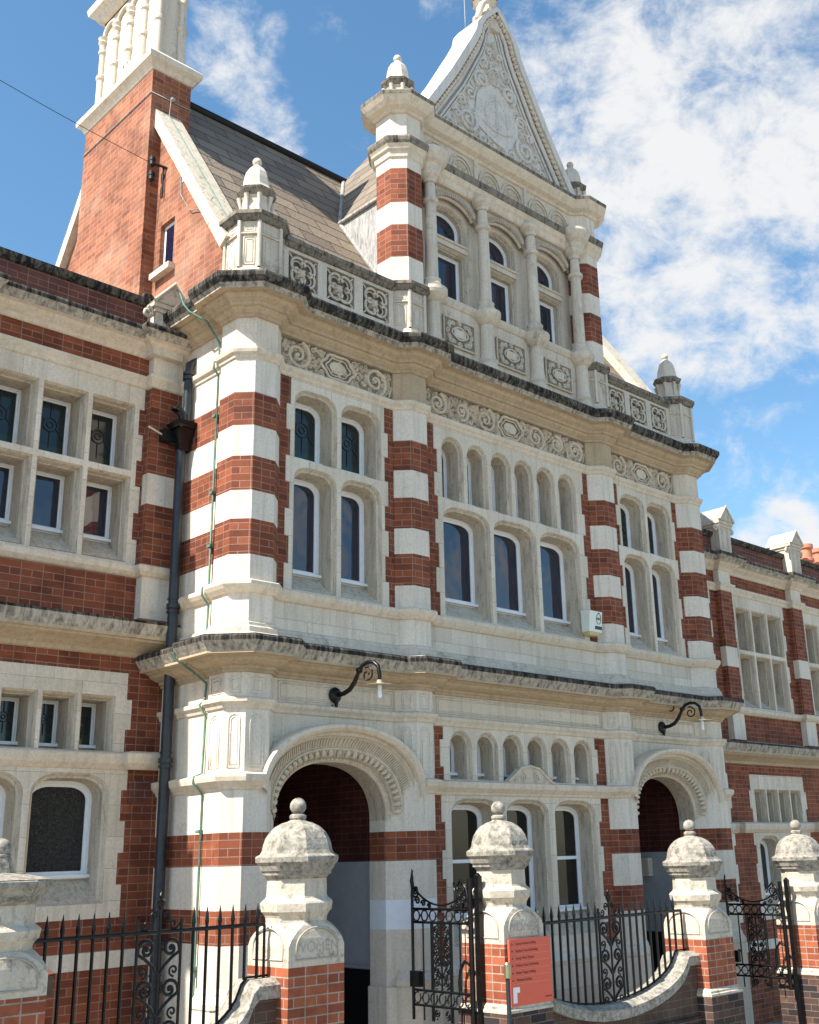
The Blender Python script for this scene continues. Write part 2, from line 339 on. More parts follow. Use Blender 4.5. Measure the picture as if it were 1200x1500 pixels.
def shape(x0, x1, z0, z1, rx=0, rz=0, n=7):
    if rx <= 0: return [(x0, z0), (x1, z0), (x1, z1), (x0, z1)]
    rx = min(rx, (x1-x0)/2*.999)
    p = [(x0, z0), (x1, z0)]
    p += [(x1-rx+rx*math.cos(a), z1-rz+rz*math.sin(a)) for a in [math.pi/2*i/n for i in range(n+1)]]
    p += [(x0+rx-rx*math.sin(a), z1-rz+rz*math.cos(a)) for a in [math.pi/2*i/n for i in range(n+1)]]
    return p
def edge_skirt(mb, outline, y0, y1, m=0):
    n = len(outline); mb.add([(x, y0, z) for x, z in outline]+[(x, y1, z) for x, z in outline], [(i, n+i, n+(i+1) % n, (i+1) % n) for i in range(n)], m)
def toothed(x0, x1, z0, z1, left=True, right=True, amp=.055, step=.31, ph=0):
    zs = []; z = z0; 
    while z < z1-.08: zs.append(z); z += step
    zs.append(z1); L_, R_ = [], []
    for i in range(len(zs)-1):
        o = amp if (i+ph) % 2 else 0
        R_ += [(x1-(o if right else 0), zs[i]), (x1-(o if right else 0), zs[i+1])]
        L_ += [(x0+(o if left else 0), zs[i]), (x0+(o if left else 0), zs[i+1])]
    return R_+L_[::-1]
STEPS = [(0, 0, 0), (.018, .022, .0), (.022, .035, .0), (.045, .05, .01), (.05, .12, .02), (.06, .255, .06)]
def light(par, mb, x0, x1, z0, z1, rx=0, rz=0, y=0, glassm='glass', steps=STEPS, sill=.0, fw=.058, rail=None, stained=False, mm=1, lab=None):
    """one light: cuts through the surround mesh mb, adds window frame + pane under par; returns the hole outline"""
    loops = []
    for i, (ins, dy, zb) in enumerate(steps):
        zb2 = zb + sill*(dy/steps[-1][1])
        q = shape(x0+ins, x1-ins, z0+zb2, z1-ins, max(rx-ins*.6, .01) if rx else 0, max(rz-ins*.6, .01) if rx else 0); loops.append((q, y+dy))
    for (a, ya), (b, yb) in zip(loops, loops[1:]):
        n = len(a); mb.add([(p[0], ya, p[1]) for p in a]+[(p[0], yb, p[1]) for p in b], [(i, (i+1) % n, n+(i+1) % n, n+i) for i in range(n)], mm)
    ins, dy, zb = steps[-1]; zb += sill; yf = y+dy-.002
    def sh(k, kb): return shape(x0+ins+k, x1-ins-k, z0+zb+kb, z1-ins-k, max(rx-ins*.6-k*.6, .01) if rx else 0, max(rz-ins*.6-k*.6, .01) if rx else 0)
    fr = MB(); A = sh(-.004, -.004); B = sh(fw*.45, .02); C = sh(fw*.55, .025); D = sh(fw, .075 if (z1-z0) > .9 else .045)
    seq = [(A, yf), (B, yf), (C, yf+.012), (D, yf+.014), (D, yf+.03)]
    for (a, ya), (b, yb) in zip(seq, seq[1:]):
        n = len(a); fr.add([(p[0], ya, p[1]) for p in a]+[(p[0], yb, p[1]) for p in b], [(i, (i+1) % n, n+(i+1) % n, n+i) for i in range(n)])
    zz = z0+zb
    box(fr, x0+ins-.004, x1-ins+.004, yf-.055, yf+.002, zz+.008, zz+.040)
    if rail: box(fr, x0+ins+fw-.003, x1-ins-fw+.003, yf-.004, yf+.026, rail-.02, rail+.02)
    f = fr.build('window', 'white', par, lab)
    pn = MB(); 
    pn.add([(p[0], yf+.024, p[1]) for p in D], [tuple(range(len(D)))], 0)
    mats = [glassm]
    if stained:
        cx, cz = (x0+x1)/2, (D[0][1]+z1)/2; w2 = (x1-x0)/2-ins-fw; r = w2*.48; mats = ['sblue', 'slead', 'sgreen']
        yy = yf+.018; q = [(cx+r*math.cos(a), cz+r*math.sin(a)) for a in np.linspace(0, 2*math.pi, 14)[:-1]]
        tube(pn, [(a, yy, b) for a, b in q], .006, 4, 1, closed=True); r2 = r*.45
        tube(pn, [(cx+r2*math.cos(a), yy, cz+r2*math.sin(a)) for a in np.linspace(0, 2*math.pi, 10)[:-1]], .005, 4, 1, closed=True)
        for k in range(6):
            a = k*math.pi/3+.52; tube(pn, [(cx+r*math.cos(a), yy, cz+r*math.sin(a)), (cx+w2*1.02*math.cos(a), yy, cz+min(w2*1.6, (z1-cz)*.85)*math.sin(a))], .005, 4, 1)
        zb_ = D[0][1]; pn.add([(cx-w2*.9, yf+.021, zb_+.02), (cx+w2*.9, yf+.021, zb_+.02), (cx+w2*.9, yf+.021, zb_+.11), (cx-w2*.9, yf+.021, zb_+.11)], [(0, 1, 2, 3)], 2)
    pn.build('pane', mats, f)
    return loops[0][0]
def text_mesh(txt, size, loc, depth=.002, outline=0, name='lettering', mat='ink', parent=None, align='LEFT', label=None, sx=1, vary=0, normal='-Y'):
    cu = bpy.data.curves.new('txt', 'FONT'); cu.body = txt; cu.size = size; cu.extrude = depth; cu.align_x = align
    o = bpy.data.objects.new('txt', cu); COL.objects.link(o); dg = bpy.context.evaluated_depsgraph_get(); dg.update()
    me = bpy.data.meshes.new_from_object(o.evaluated_get(dg)); bpy.data.objects.remove(o)
    for v in me.vertices:
        x, y, z = v.co; v.co = Vector((loc[0]+x*sx, loc[1]-z, loc[2]+y))
    me.materials.clear(); me.materials.append(MT[mat]); me.name = name
    ob = bpy.data.objects.new(name, me); COL.objects.link(ob)
    if parent: ob.parent = parent
    if label: ob['label'] = label
    return ob
# ------------------------------------------------------------------ geometry constants
XC = 10.56; H, CT = .283, .157
OCT = [(6.11, 6.71), (8.404, 8.97), (12.165, 12.73), (14.39, 14.99)]      # the four octagonal piers, wall face at y = 0
YW = 1.35                                                                 # wing wall face
def octpoly(x0, x1, g=0, back=True):
    a = CT-.0; y0 = -.157-g; x0 -= g; x1 += g; yb = .443+g
    k = CT+g*.414
    return [(x0+k, y0), (x1-k, y0), (x1, y0+k), (x1, yb-k), (x1-k, yb), (x0+k, yb), (x0, yb-k), (x0, y0+k)]
def front_path():
    p = [(6.2, YW), (6.2, .376), (6.11, .286), (6.11, 0), (6.267, -.157), (6.553, -.157), (6.71, 0)]
    for a, b in OCT[1:3]: p += [(a, 0), (a+CT, -.157), (b-CT, -.157), (b, 0)]
    p += [(14.39, 0), (14.547, -.157), (14.833, -.157), (14.99, 0), (14.99, .286), (14.9, .376), (14.9, YW)]
    return p
P = front_path()
BLD = thing('building', 'red brick building banded in pale limestone with carved gable, twin arched doorways and chimney', 'building', (10.5, 1, -1))
INV = Matrix.Translation((-10.5, -1, 1))
_rb = MB.build
def bpart(mb, name, mats, label=None): return mb.build(name, mats, BLD, label)
# ------------------------------------------------------------------ piers
def bands(kind):
    s = [(-2.2, .28, 's')]
    if kind == 'a': s += [(.28, .46, 's'), (.46, .83, 's'), (.83, 1.14, 'b')]
    else: s += [(.28, .46, 's'), (.46, .84, 's'), (.84, 1.14, 'p')]
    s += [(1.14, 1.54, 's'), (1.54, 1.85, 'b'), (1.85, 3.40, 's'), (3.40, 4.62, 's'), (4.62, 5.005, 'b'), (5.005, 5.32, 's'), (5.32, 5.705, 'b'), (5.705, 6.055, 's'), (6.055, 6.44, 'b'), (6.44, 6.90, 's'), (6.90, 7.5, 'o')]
    return s
def niche(mb, a, b, z0, z1, y0w, arch=True, depth=.016, r=.0075, m=0):
    """raised moulding of a sunk panel on the vertical face a->b (plan points)"""
    a = Vector((a[0], a[1], 0)); b = Vector((b[0], b[1], 0)); d = (b-a); L0 = d.length; d.normalize(); nn_ = Vector((d.y, -d.x, 0))
    def pt(s, z, o=0): q = a+d*s+nn_*o; return (q.x, q.y, z)
    i = y0w; s0, s1 = i, L0-i
    if s1-s0 < .05: return
    pts = [(s0, z0), (s1, z0)]
    if arch:
        rr = (s1-s0)/2; pts += [(s0+rr+rr*math.cos(t), z1-rr+rr*math.sin(t)) for t in [math.pi*k/8 for k in range(9)]]
    else: pts += [(s1, z1), (s0, z1)]
    tube(mb, [pt(s, z, .001) for s, z in pts], r, 5, m, closed=True)
    c0, c1 = (s0+s1)/2-.6*(s1-s0)/2, (s0+s1)/2+.6*(s1-s0)/2
    q = [(c0, z0+.03), (c1, z0+.03)]
    if arch:
        rr = (c1-c0)/2; q += [(c0+rr+rr*math.cos(t), z1-.03-rr+rr*math.sin(t)) for t in [math.pi*k/8 for k in range(9)]]
    else: q += [(c1, z1-.03), (c0, z1-.03)]
    tube(mb, [pt(s, z, .001) for s, z in q], r*.7, 5, m, closed=True)
for k, (a, b) in enumerate(OCT):
    mb = MB(); poly = octpoly(a, b)
    for z0, z1, c in bands('a' if k != 1 else 'p'):
        prism(mb, poly, z0, z1, {'s': 0, 'b': 1, 'p': 2, 'o': 3}[c], False, False)
    # chamfered base
    for g, z0, z1 in ((.05, -2.2, .27),): prism(mb, octpoly(a, b, g), z0, z1, 0, False, False)
    base = octpoly(a, b); cl = base
    sweep(mb, base, [(.05, .27), (.062, .29), (.062, .33), (.02, .40), (.02, .42), (0, .46)], 0, True)
    for i in (0, 1, 7, 6):
        A, B = poly[i], poly[(i+1) % 8]
        niche(mb, A, B, 2.46, 2.98, .055); niche(mb, A, B, 3.19, 3.35, .06, False)
    bpart(mb, 'pier', ['band', 'brick', 'painted', 'ochre' if k in (1, 2) else 'trim'], None)
# left and right returns (banded like the piers)
for sx_, x in ((-1, 6.2), (1, 14.9)):
    mb = MB(); prev = -2.2
    for z0, z1, c in bands('a'):
        quad(mb, (x, YW+.3, z0), (x, .376, z0), (x, .376, z1), (x, YW+.3, z1), {'s': 0, 'b': 1, 'p': 2, 'o': 3}[c])
    bpart(mb, 'return_wall', ['band', 'brick', 'painted', 'trim'])
# ------------------------------------------------------------------ upper-floor bays
def frieze(x0, x1, z0, z1, y, seed, big, cart=True, name='carved_frieze'):
    rnd = random.Random(seed); bg_ = MB(); mb = MB()
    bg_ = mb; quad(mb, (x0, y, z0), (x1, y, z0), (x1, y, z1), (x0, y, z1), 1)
    cx, cz = (x0+x1)/2, (z0+z1)/2; h = (z1-z0)/2
    occ = []
    if cart:
        for s_, r_ in ((1, .016), (.72, .008)):
            relief(mb, [(cx+(.24+.022*math.cos(6*a))*s_*math.cos(a), cz+h*(.82+.06*math.cos(6*a))*s_*math.sin(a)) for a in np.linspace(0, 2*math.pi, 34)], y-.014, r_*1.3)
        lathe_pts = [(cx+.13*math.cos(a), cz+h*.40*math.sin(a)) for a in np.linspace(0, 2*math.pi, 17)[:-1]]
        mb.add([(p[0], y-.014, p[1]) for p in lathe_pts]+[(cx, y-.034, cz)], [(i, (i+1) % 16, 16) for i in range(16)], 0, True)
        for sg in (-1, 1):
            for sz in (-1, 1):
                relief(mb, spiral_pts(cx+sg*.25, cz+sz*h*.6, .06, 1.2, math.pi/2*(1-sg), sg*sz, 12), y-.006, .013)
        occ.append((cx, cz, .26))
    n = big
    for sg in (-1, 1):
        span = (x1-x0)/2-(.29 if cart else 0)
        for j in range(n):
            c = cx+sg*((.29 if cart else 0)+span*(j+.5)/n); s = 1 if j % 2 == 0 else -1; r = min(h*.95, span/n*.56)*(1, .72, .88)[j % 3]; c += rnd.uniform(-.03, .03)
            pts = spiral_pts(c, cz, r, 1.75, -s*sg*math.pi/2+(.3 if sg > 0 else -.3), s*sg, 30)
            tube(mb, [(x, y-.010, z) for x, z in pts], [.028-.012*i/29 for i in range(30)], 5, 0, flat=1.4)
            ball(mb, (c, y-.012, cz), .028, 0, 7, 5, (1, .8, 1))
            for q in range(13):
                a = rnd.uniform(0, 6.28); q2 = rnd.uniform(.5, 1.05); leafblob(mb, c+r*q2*math.cos(a), cz+r*q2*math.sin(a)*.9, y, a+s*1.1, rnd.uniform(.06, .11), .045, .045)
            occ.append((c, cz, r*.8))
            # stem to the next scroll
            c2 = c+sg*span/n*.5; relief(mb, [(c2-.05, cz-s*h*.8), (c2, cz), (c2+.05, cz+s*h*.8)], y-.006, .013)
    k = 0; cnt = int((x1-x0)*(z1-z0)*520)
    for i in range(cnt):
        x, z = rnd.uniform(x0+.03, x1-.03), rnd.uniform(z0+.025, z1-.025)
        if any((x-a)**2+(z-b)**2 < (r*.9)**2 for a, b, r in occ) and rnd.random() < .8: continue
        if rnd.random() < .3:
            rr = rnd.uniform(.022, .042)
            if z-rr > z0 and z+rr < z1 and x-rr > x0 and x+rr < x1: relief(mb, spiral_pts(x, z, rr, 1.2, rnd.uniform(0, 6.28), rnd.choice((-1, 1)), 9), y-.006, .010)
        else: leafblob(mb, x, z, y, rnd.uniform(0, 6.28), rnd.uniform(.05, .095), rnd.uniform(.025, .045), rnd.uniform(.025, .05))
    for q in ((z0+.002), (z1-.002)): box(mb, x0, x1, y-.012, y+.02, q-.010, q+.010)
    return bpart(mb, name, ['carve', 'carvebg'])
def bay_small(x0, x1):
    c = (x0+x1)/2; w = x1-x0; sb = MB(); holes = []; ws = []
    for s in (-1, 1):
        a = c+s*.337-.307; b = a+.614
        holes.append(light(BLD, sb, a, b, 5.875, 6.735, .20, .17, stained=True))
        holes.append(light(BLD, sb, a, b, 4.37, 5.795, .20, .17, sill=.17))
    out = toothed(c-.75, c+.75, 4.335, 6.84)
    panel(sb, out, holes, 0); edge_skirt(sb, out, 0, .02, 0)
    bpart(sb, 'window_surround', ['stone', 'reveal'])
    for p, q in ((x0-.05, c-.66), (c+.66, x1+.05)): wb = MB(); quad(wb, (p, .012, 4.30), (q, .012, 4.30), (q, .012, 6.9), (p, .012, 6.9)); bpart(wb, 'brick_strip', 'brick')
    frieze(x0, x1, 6.965, 7.35, .04, int(x0*10), 1)
def bay_mid(x0, x1):
    sb = MB(); holes = []
    for k in range(6):
        a = 9.215+.4555*k; holes.append(light(BLD, sb, a, a+.385, 5.875, 6.735, .185, .19, fw=.035))
    for k in range(3):
        a = 9.215+.911*k; holes.append(light(BLD, sb, a, a+.842, 4.37, 5.795, .27, .17, sill=.17))
    out = toothed(x0+.11, x1-.12, 4.335, 6.84, ph=1); panel(sb, out, holes, 0); edge_skirt(sb, out, 0, .02, 0)
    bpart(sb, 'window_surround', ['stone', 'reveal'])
    for p, q in ((x0-.05, 9.20), (11.91, x1+.05)): wb = MB(); quad(wb, (p, .012, 4.30), (q, .012, 4.30), (q, .012, 6.9), (p, .012, 6.9)); bpart(wb, 'brick_strip', 'brick')
    frieze(x0, x1, 6.965, 7.35, .04, 77, 3)
bay_small(6.71, 8.404); bay_mid(8.97, 12.165); bay_small(12.73, 14.39)
# aprons, plain stone between sill string and lower cornice
for a, b in ((6.7, 8.41), (8.96, 12.17), (12.72, 14.40)):
    mb = MB(); quad(mb, (a, 0, 3.70), (b, 0, 3.70), (b, 0, 4.33), (a, 0, 4.33)); bpart(mb, 'apron_wall', 'stone'); mb = MB()
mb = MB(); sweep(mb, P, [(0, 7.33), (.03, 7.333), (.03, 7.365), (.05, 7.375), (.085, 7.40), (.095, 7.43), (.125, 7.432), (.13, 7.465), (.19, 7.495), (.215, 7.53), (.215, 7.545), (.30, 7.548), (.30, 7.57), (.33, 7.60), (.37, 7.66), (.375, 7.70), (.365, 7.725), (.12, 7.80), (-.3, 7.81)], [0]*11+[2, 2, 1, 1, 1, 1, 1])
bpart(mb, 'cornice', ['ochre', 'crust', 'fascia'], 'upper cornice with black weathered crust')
mb = MB(); sweep(mb, P, [(0, 6.835), (.018, 6.845), (.022, 6.875), (.05, 6.90), (.06, 6.935), (.058, 6.95), (0, 6.97)], 0); bpart(mb, 'string_course', 'trim')
mb = MB(); sweep(mb, P, [(0, 4.21), (.03, 4.215), (.06, 4.25), (.085, 4.29), (.085, 4.325), (.07, 4.338), (0, 4.355)], 0); bpart(mb, 'string_course', 'trim')
mb = MB(); sweep(mb, P, [(0, 3.915), (.03, 3.90), (.035, 3.87), (.06, 3.85), (.06, 3.80), (.10, 3.775), (.34, 3.725)], [0]*6); bpart(mb, 'string_course', ['ledge'])
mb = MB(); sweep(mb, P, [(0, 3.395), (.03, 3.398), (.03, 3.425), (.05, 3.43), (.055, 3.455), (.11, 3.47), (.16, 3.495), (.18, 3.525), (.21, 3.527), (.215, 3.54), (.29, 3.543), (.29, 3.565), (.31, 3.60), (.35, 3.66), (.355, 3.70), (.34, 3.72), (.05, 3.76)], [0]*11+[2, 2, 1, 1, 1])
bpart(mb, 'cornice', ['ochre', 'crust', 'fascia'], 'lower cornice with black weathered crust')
mb = MB(); sweep(mb, P, [(0, 3.03), (.02, 3.04), (.03, 3.07), (.058, 3.10), (.06, 3.13), (.05, 3.142), (0, 3.155)], 0); bpart(mb, 'string_course', 'trim')
# ------------------------------------------------------------------ ground floor
SP = [(0, 2.245), (.02, 2.255), (.03, 2.28), (.085, 2.33), (.095, 2.37), (.095, 2.395), (0, 2.42)]
for path in ([(6.2, YW), (6.2, .376), (6.11, .286), (6.11, 0), (6.267, -.157), (6.47, -.157)],
             [(8.62, -.157), (8.813, -.157), (8.97, 0), (12.165, 0), (12.322, -.157), (12.50, -.157)],
             [(14.63, -.157), (14.833, -.157), (14.99, 0), (14.99, .286), (14.9, .376), (14.9, YW)]):
    mb = MB(); sweep(mb, path, SP, 0); bpart(mb, 'string_course', 'trim')
def frieze_panel(x0, x1):
    mb = MB(); quad(mb, (x0-.02, 0, 3.14), (x1+.02, 0, 3.14), (x1+.02, 0, 3.42), (x0-.02, 0, 3.42))
    for i, r in ((.05, .009), (.085, .006)):
        tube(mb, [(x0+i, -.002, 3.15+i*.7), (x1-i, -.002, 3.15+i*.7), (x1-i, -.002, 3.40-i*.7), (x0+i, -.002, 3.40-i*.7)], r, 5, 0, closed=True)
    bpart(mb, 'frieze_panel', 'stone')
frieze_panel(6.71, 8.404); frieze_panel(8.97, 12.165); frieze_panel(12.73, 14.39)
def arch_bay(x0, x1):
    c = (x0+x1)/2; hw = (x1-x0)/2
    def crv(t, th):          # t: 0 inner opening .. 1 outer label
        a = hw-.10+ (.355)*t; b = .60+.08*t; zc = 1.97+.30*t
        e = .86 if t < .78 else .93; cc, ss = math.cos(th), math.sin(th)
        return c+a*math.copysign(abs(cc)**e, cc), zc+b*abs(ss)**e
    def loop(t, n=44):
        zc = 1.97+.30*t; pts = []
        zb = 2.07 if t < .78 else None
        a = hw-.10+.355*t
        th = [math.pi*i/n for i in range(n+1)]
        q = [crv(t, x) for x in th]
        if t < .78 and zc > 2.07: q = [(c+a, 2.07)]+q+[(c-a, 2.07)]
        elif t < .78: q = [q[0]]+q+[q[-1]]
        else: q = [q[0]]+q+[q[-1]]
        return q
    prof = [(0, .10), (0, .085), (.05, .055), (.10, .05), (.12, .07), (.14, .065), (.16, .03), (.30, -.02), (.33, -.05), (.36, -.055), (.39, -.03), (.45, -.035), (.60, -.075), (.66, -.10), (.69, -.135), (.77, -.135), (.78, -.15), (.80, -.19), (.88, -.225), (.97, -.225), (1.0, -.20), (1.0, -.02), (1.0, .02)]
    mb = MB(); loops = [[(x, y, z) for x, z in loop(t)] for t, y in prof]
    # carry the rings down as a plain stepped end at z = 2.07
    for a, b, (t, y) in zip(loops, loops[1:], prof):
        n = len(a); mb.add(a+b, [(i, i+1, n+i+1, n+i) for i in range(n-1)], 1 if .12 < t < .7 else 0, False)
    # egg and dart
    for th in np.linspace(.02, math.pi-.02, 31):
        x, z = crv(.23, th); nx, nz = math.cos(th), math.sin(th)
        tube(mb, [(x-.035*nx, .01, z-.035*nz), (x, -.025, z), (x+.035*nx, -.03, z+.035*nz)], [.014, .031, .016], 6, 1)
        x, z = crv(.23, th+.05); tube(mb, [(x-.03*nx, .015, z-.03*nz), (x+.04*nx, -.03, z+.04*nz)], [.004, .007], 4, 1)
        x, z = crv(.07, th); ball(mb, (x, .045, z), .012, 1, 6, 4)
        x, z = crv(.07, th+.05); ball(mb, (x, .045, z), .009, 1, 6, 4)
    for th in np.linspace(.0, math.pi, 84):
        a_ = crv(.42, th); b_ = crv(.62, th); tube(mb, [(a_[0], -.036, a_[1]), ((a_[0]+b_[0])/2, -.062, (a_[1]+b_[1])/2), (b_[0], -.094, b_[1])], .0085, 4, 1, cap=False)
    # ring ends
    for s in (0, -1):
        e = [l[s] for l in loops[:16]]; x_ = e[0][0]
        q = [(x, y, 2.07) for x, y, z in e]+[(e[-1][0], .10, 2.07)]; mb.add(q, [tuple(range(len(q)))], 0)
    # intrados reveal
    a = [(x, .10, z) for x, z in loop(0)]; b = [(x, .37, z) for x, z in loop(0)]; n = len(a); mb.add(a+b, [(i, i+1, n+i+1, n+i) for i in range(n-1)], 2)
    bpart(mb, 'doorway_arch', ['trim', 'carve', 'reveal'])
    # wall above the arch
    mb = MB(); o = loop(1); q = [(x, z) for x, z in o if z > 2.2]
    out = [(x0-.02, 3.06)]+[(x0-.02, 2.25)]
    inn = loop(.75); hole = [p for p in inn if True]
    poly = [(x1+.02, 2.0), (x1+.02, 3.06), (x0-.02, 3.06), (x0-.02, 2.0)]
    inner = [p for p in loop(.3) if p[1] > 2.0 and x0-.02 < p[0] < x1+.02]
    inner = sorted(inner, key=lambda p: p[0])
    panel(mb, [(x1+.02, inner[-1][1]), (x1+.02, 3.06), (x0-.02, 3.06), (x0-.02, inner[0][1])]+inner, [], 0)
    bpart(mb, 'spandrel_wall', 'stone')
    # jambs
    for s in (-1, 1):
        xo = c+s*hw; xi = c+s*(hw-.10); xb = xo+s*.2; mb = MB()
        poly = [(xi, .10), (xo, .0), (xb, .05), (xb, .37), (xi, .37)]
        for z0, z1, k in ((-2.2, .3, 0), (.3, .84, 0), (.84, 1.14, 2 if (s > 0 and x0 < 8) else 0), (1.14, 1.54, 0), (1.54, 1.85, 1), (1.85, 2.07, 0)): prism(mb, poly, z0, z1, k, False, False)
        poly2 = [(xi-s*.03, .07), (xo-s*.02, -.045), (xb, .0), (xb, .37), (xi-s*.03, .37)]; prism(mb, poly2, -2.2, .27, 0)
        bpart(mb, 'door_jamb', ['band', 'brick', 'painted'])
    # porch interior
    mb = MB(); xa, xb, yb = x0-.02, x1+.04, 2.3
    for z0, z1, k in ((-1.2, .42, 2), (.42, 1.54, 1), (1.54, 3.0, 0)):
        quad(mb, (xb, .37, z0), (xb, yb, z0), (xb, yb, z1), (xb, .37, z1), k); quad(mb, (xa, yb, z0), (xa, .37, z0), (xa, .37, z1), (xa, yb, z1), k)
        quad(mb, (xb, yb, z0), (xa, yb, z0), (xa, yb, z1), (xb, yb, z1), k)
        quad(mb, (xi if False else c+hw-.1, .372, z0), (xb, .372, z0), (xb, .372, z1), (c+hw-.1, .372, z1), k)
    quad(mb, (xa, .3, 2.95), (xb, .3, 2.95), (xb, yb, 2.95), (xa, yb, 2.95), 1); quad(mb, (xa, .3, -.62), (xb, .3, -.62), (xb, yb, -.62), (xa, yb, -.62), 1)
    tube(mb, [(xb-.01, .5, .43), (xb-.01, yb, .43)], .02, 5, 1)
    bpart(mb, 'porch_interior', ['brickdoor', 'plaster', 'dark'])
    # door with arched fanlight at the back
    mb = MB(); q = shape(c-.62, c+.25, -.6, 2.28, .43, .43, 8); mb.add([(x, yb-.03, z) for x, z in q], [tuple(range(len(q)))], 0)
    tube(mb, [(x, yb-.04, z) for x, z in q[1:]], .035, 6, 0); box(mb, c-.62, c+.25, yb-.07, yb-.02, 1.5, 1.6, 0)
    for k in range(3): box(mb, c-.55+.27*k, c-.35+.27*k, yb-.05, yb-.02, -.4, .5, 0); box(mb, c-.55+.27*k, c-.35+.27*k, yb-.05, yb-.02, .62, 1.4, 0)
    d = bpart(mb, 'door', 'wood'); k = MB(); ball(k, (c+.15, yb-.09, .35), .03); k.build('handle', 'brass', d)
    mb = MB()      # steps
    for i in range(3): box(mb, c-hw+.1, c+hw-.1, .05-.28*i, .4, -1.1-.0*i, -.62-.14*i)
    bpart(mb, 'door_step', 'stone')
arch_bay(6.71, 8.404); arch_bay(12.73, 14.39)
# plaque inside the right porch
mb = MB(); box(mb, 14.30, 14.41, 1.0, 1.25, 1.2, 1.46); bpart(mb, 'wall_plaque', 'stone')
# ground-floor middle window group
sb = MB(); holes = []
for k in range(6):
    a = 9.225+.4535*k; holes.append(light(BLD, sb, a, a+.375, 2.425, 2.995, .18, .185, fw=.035))
for a, b in ((9.225, 10.04), (10.16, 10.94), (11.05, 11.87)):
    holes.append(light(BLD, sb, a, b, .60, 2.215, .27, .17, sill=.20, rail=1.51, glassm='blind'))
out = toothed(9.07, 11.99, .40, 3.06, ph=1); panel(sb, out, holes, 0); edge_skirt(sb, out, 0, .02, 0)
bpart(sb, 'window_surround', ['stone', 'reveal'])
for a, b in ((8.92, 9.21), (11.90, 12.20)): mb = MB(); quad(mb, (a, .012, .4), (b, .012, .4), (b, .012, 3.06), (a, .012, 3.06), 0); bpart(mb, 'brick_strip', 'brick')
mb = MB()
quad(mb, (8.92, .012, 1.54), (9.21, .012, 1.54), (9.21, .012, 1.85), (8.92, .012, 1.85), 0) if False else None
quad(mb, (8.92, .0, -2.2), (12.2, .0, -2.2), (12.2, .0, .42), (8.92, .0, .42), 1)
bpart(mb, 'wall', ['brick', 'stone'])
mb = MB(); sweep(mb, [(8.97, 0), (12.165, 0)], [(.05, .27), (.062, .29), (.062, .33), (.02, .40), (0, .46)], 0); box(mb, 8.97, 12.165, -.05, 0, -2.2, .27); bpart(mb, 'plinth', 'stone')
# little carved gablet over the string course
mb = MB(); c = 10.55; q = [(c-.52, 2.40), (c+.52, 2.40), (c+.40, 2.42), (c+.28, 2.50), (c+.17, 2.585), (c, 2.615), (c-.17, 2.585), (c-.28, 2.50), (c-.40, 2.42)]
mb.add([(x, -.06, z) for x, z in q], [tuple(range(9))], 1); edge_skirt(mb, q, -.06, .03, 0)
tube(mb, [(x, -.07, z) for x, z in q[1:]], .016, 5, 0)
for s in (-1, 1): relief(mb, spiral_pts(c+s*.13, 2.47, .065, 1.5, math.pi/2, s, 16), -.065, .012); relief(mb, spiral_pts(c+s*.27, 2.44, .03, 1.1, math.pi/2, -s, 10), -.065, .009)
leafblob(mb, c, 2.50, -.06, math.pi/2, .17, .09, .03)
bpart(mb, 'carved_gablet', ['trim', 'carve'])
# ------------------------------------------------------------------ balustrade
def bal_section(x0, x1, npan=3):
    mb = MB(); y = -.02
    sweep(mb, [(x0, y), (x1, y)], [(.10, 7.79), (.10, 7.84), (.05, 7.88), (.05, 7.93), (.02, 7.955), (0, 7.965)], 0)
    sweep(mb, [(x0, y), (x1, y)], [(0, 8.47), (.02, 8.475), (.05, 8.52), (.07, 8.53), (.07, 8.575), (.05, 8.60), (-.05, 8.63), (-.2, 8.63)], 1)
    w = (x1-x0)/npan; s = .43; holes = []
    for k in range(npan):
        c = x0+w*(k+.5); holes.append([(c-s/2, 8.0), (c+s/2, 8.0), (c+s/2, 8.43), (c-s/2, 8.43)])
    panel(mb, [(x0, 7.95), (x1, 7.95), (x1, 8.48), (x0, 8.48)], holes, y)
    quad(mb, (x1, .2, 7.8), (x0, .2, 7.8), (x0, .2, 8.63), (x1, .2, 8.63))
    bpart(mb, 'balustrade', ['dormer', 'rim'])
    for k in range(npan):
        c = x0+w*(k+.5); cz = 8.215; q = MB(); h = holes[k]
        edge_skirt(q, h, y, .06, 0); q.add([(a, .06, b) for a, b in h], [(0, 1, 2, 3)], 1)
        for j in range(4):
            a = math.pi/4+j*math.pi/2; ox, oz = c+.098*math.cos(a), cz+.098*math.sin(a)
            th = np.linspace(a-2.2, a+2.2, 16)
            tube(q, [(ox+.102*math.cos(t), y+.008, oz+.102*math.sin(t)) for t in th], .018, 6, 0)
            tube(q, [(ox+.068*math.cos(t), y+.035, oz+.068*math.sin(t)) for t in th], .012, 5, 0)
            b = j*math.pi/2+math.pi/4*1; leafblob(q, c+.055*math.cos(b), cz+.055*math.sin(b), .045, b, .12, .075, .05)
            tube(q, [(c+s/2*.94*math.cos(a)*1.38, y+.02, cz+s/2*.94*math.sin(a)*1.38), (c+.2*math.cos(a), y+.02, cz+.2*math.sin(a))], .012, 4, 0)
        ball(q, (c, .02, cz), .045, 0, 9, 6)
        for j in range(6): a = j*1.047; ball(q, (c+.04*math.cos(a), .015, cz+.04*math.sin(a)), .02, 0, 6, 4)
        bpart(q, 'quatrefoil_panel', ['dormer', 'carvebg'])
bal_section(6.71, 8.404); bal_section(12.73, 14.39)
def oct_sweep(mb, a, b, prof, m=0): sweep(mb, octpoly(a, b), prof, m, True)
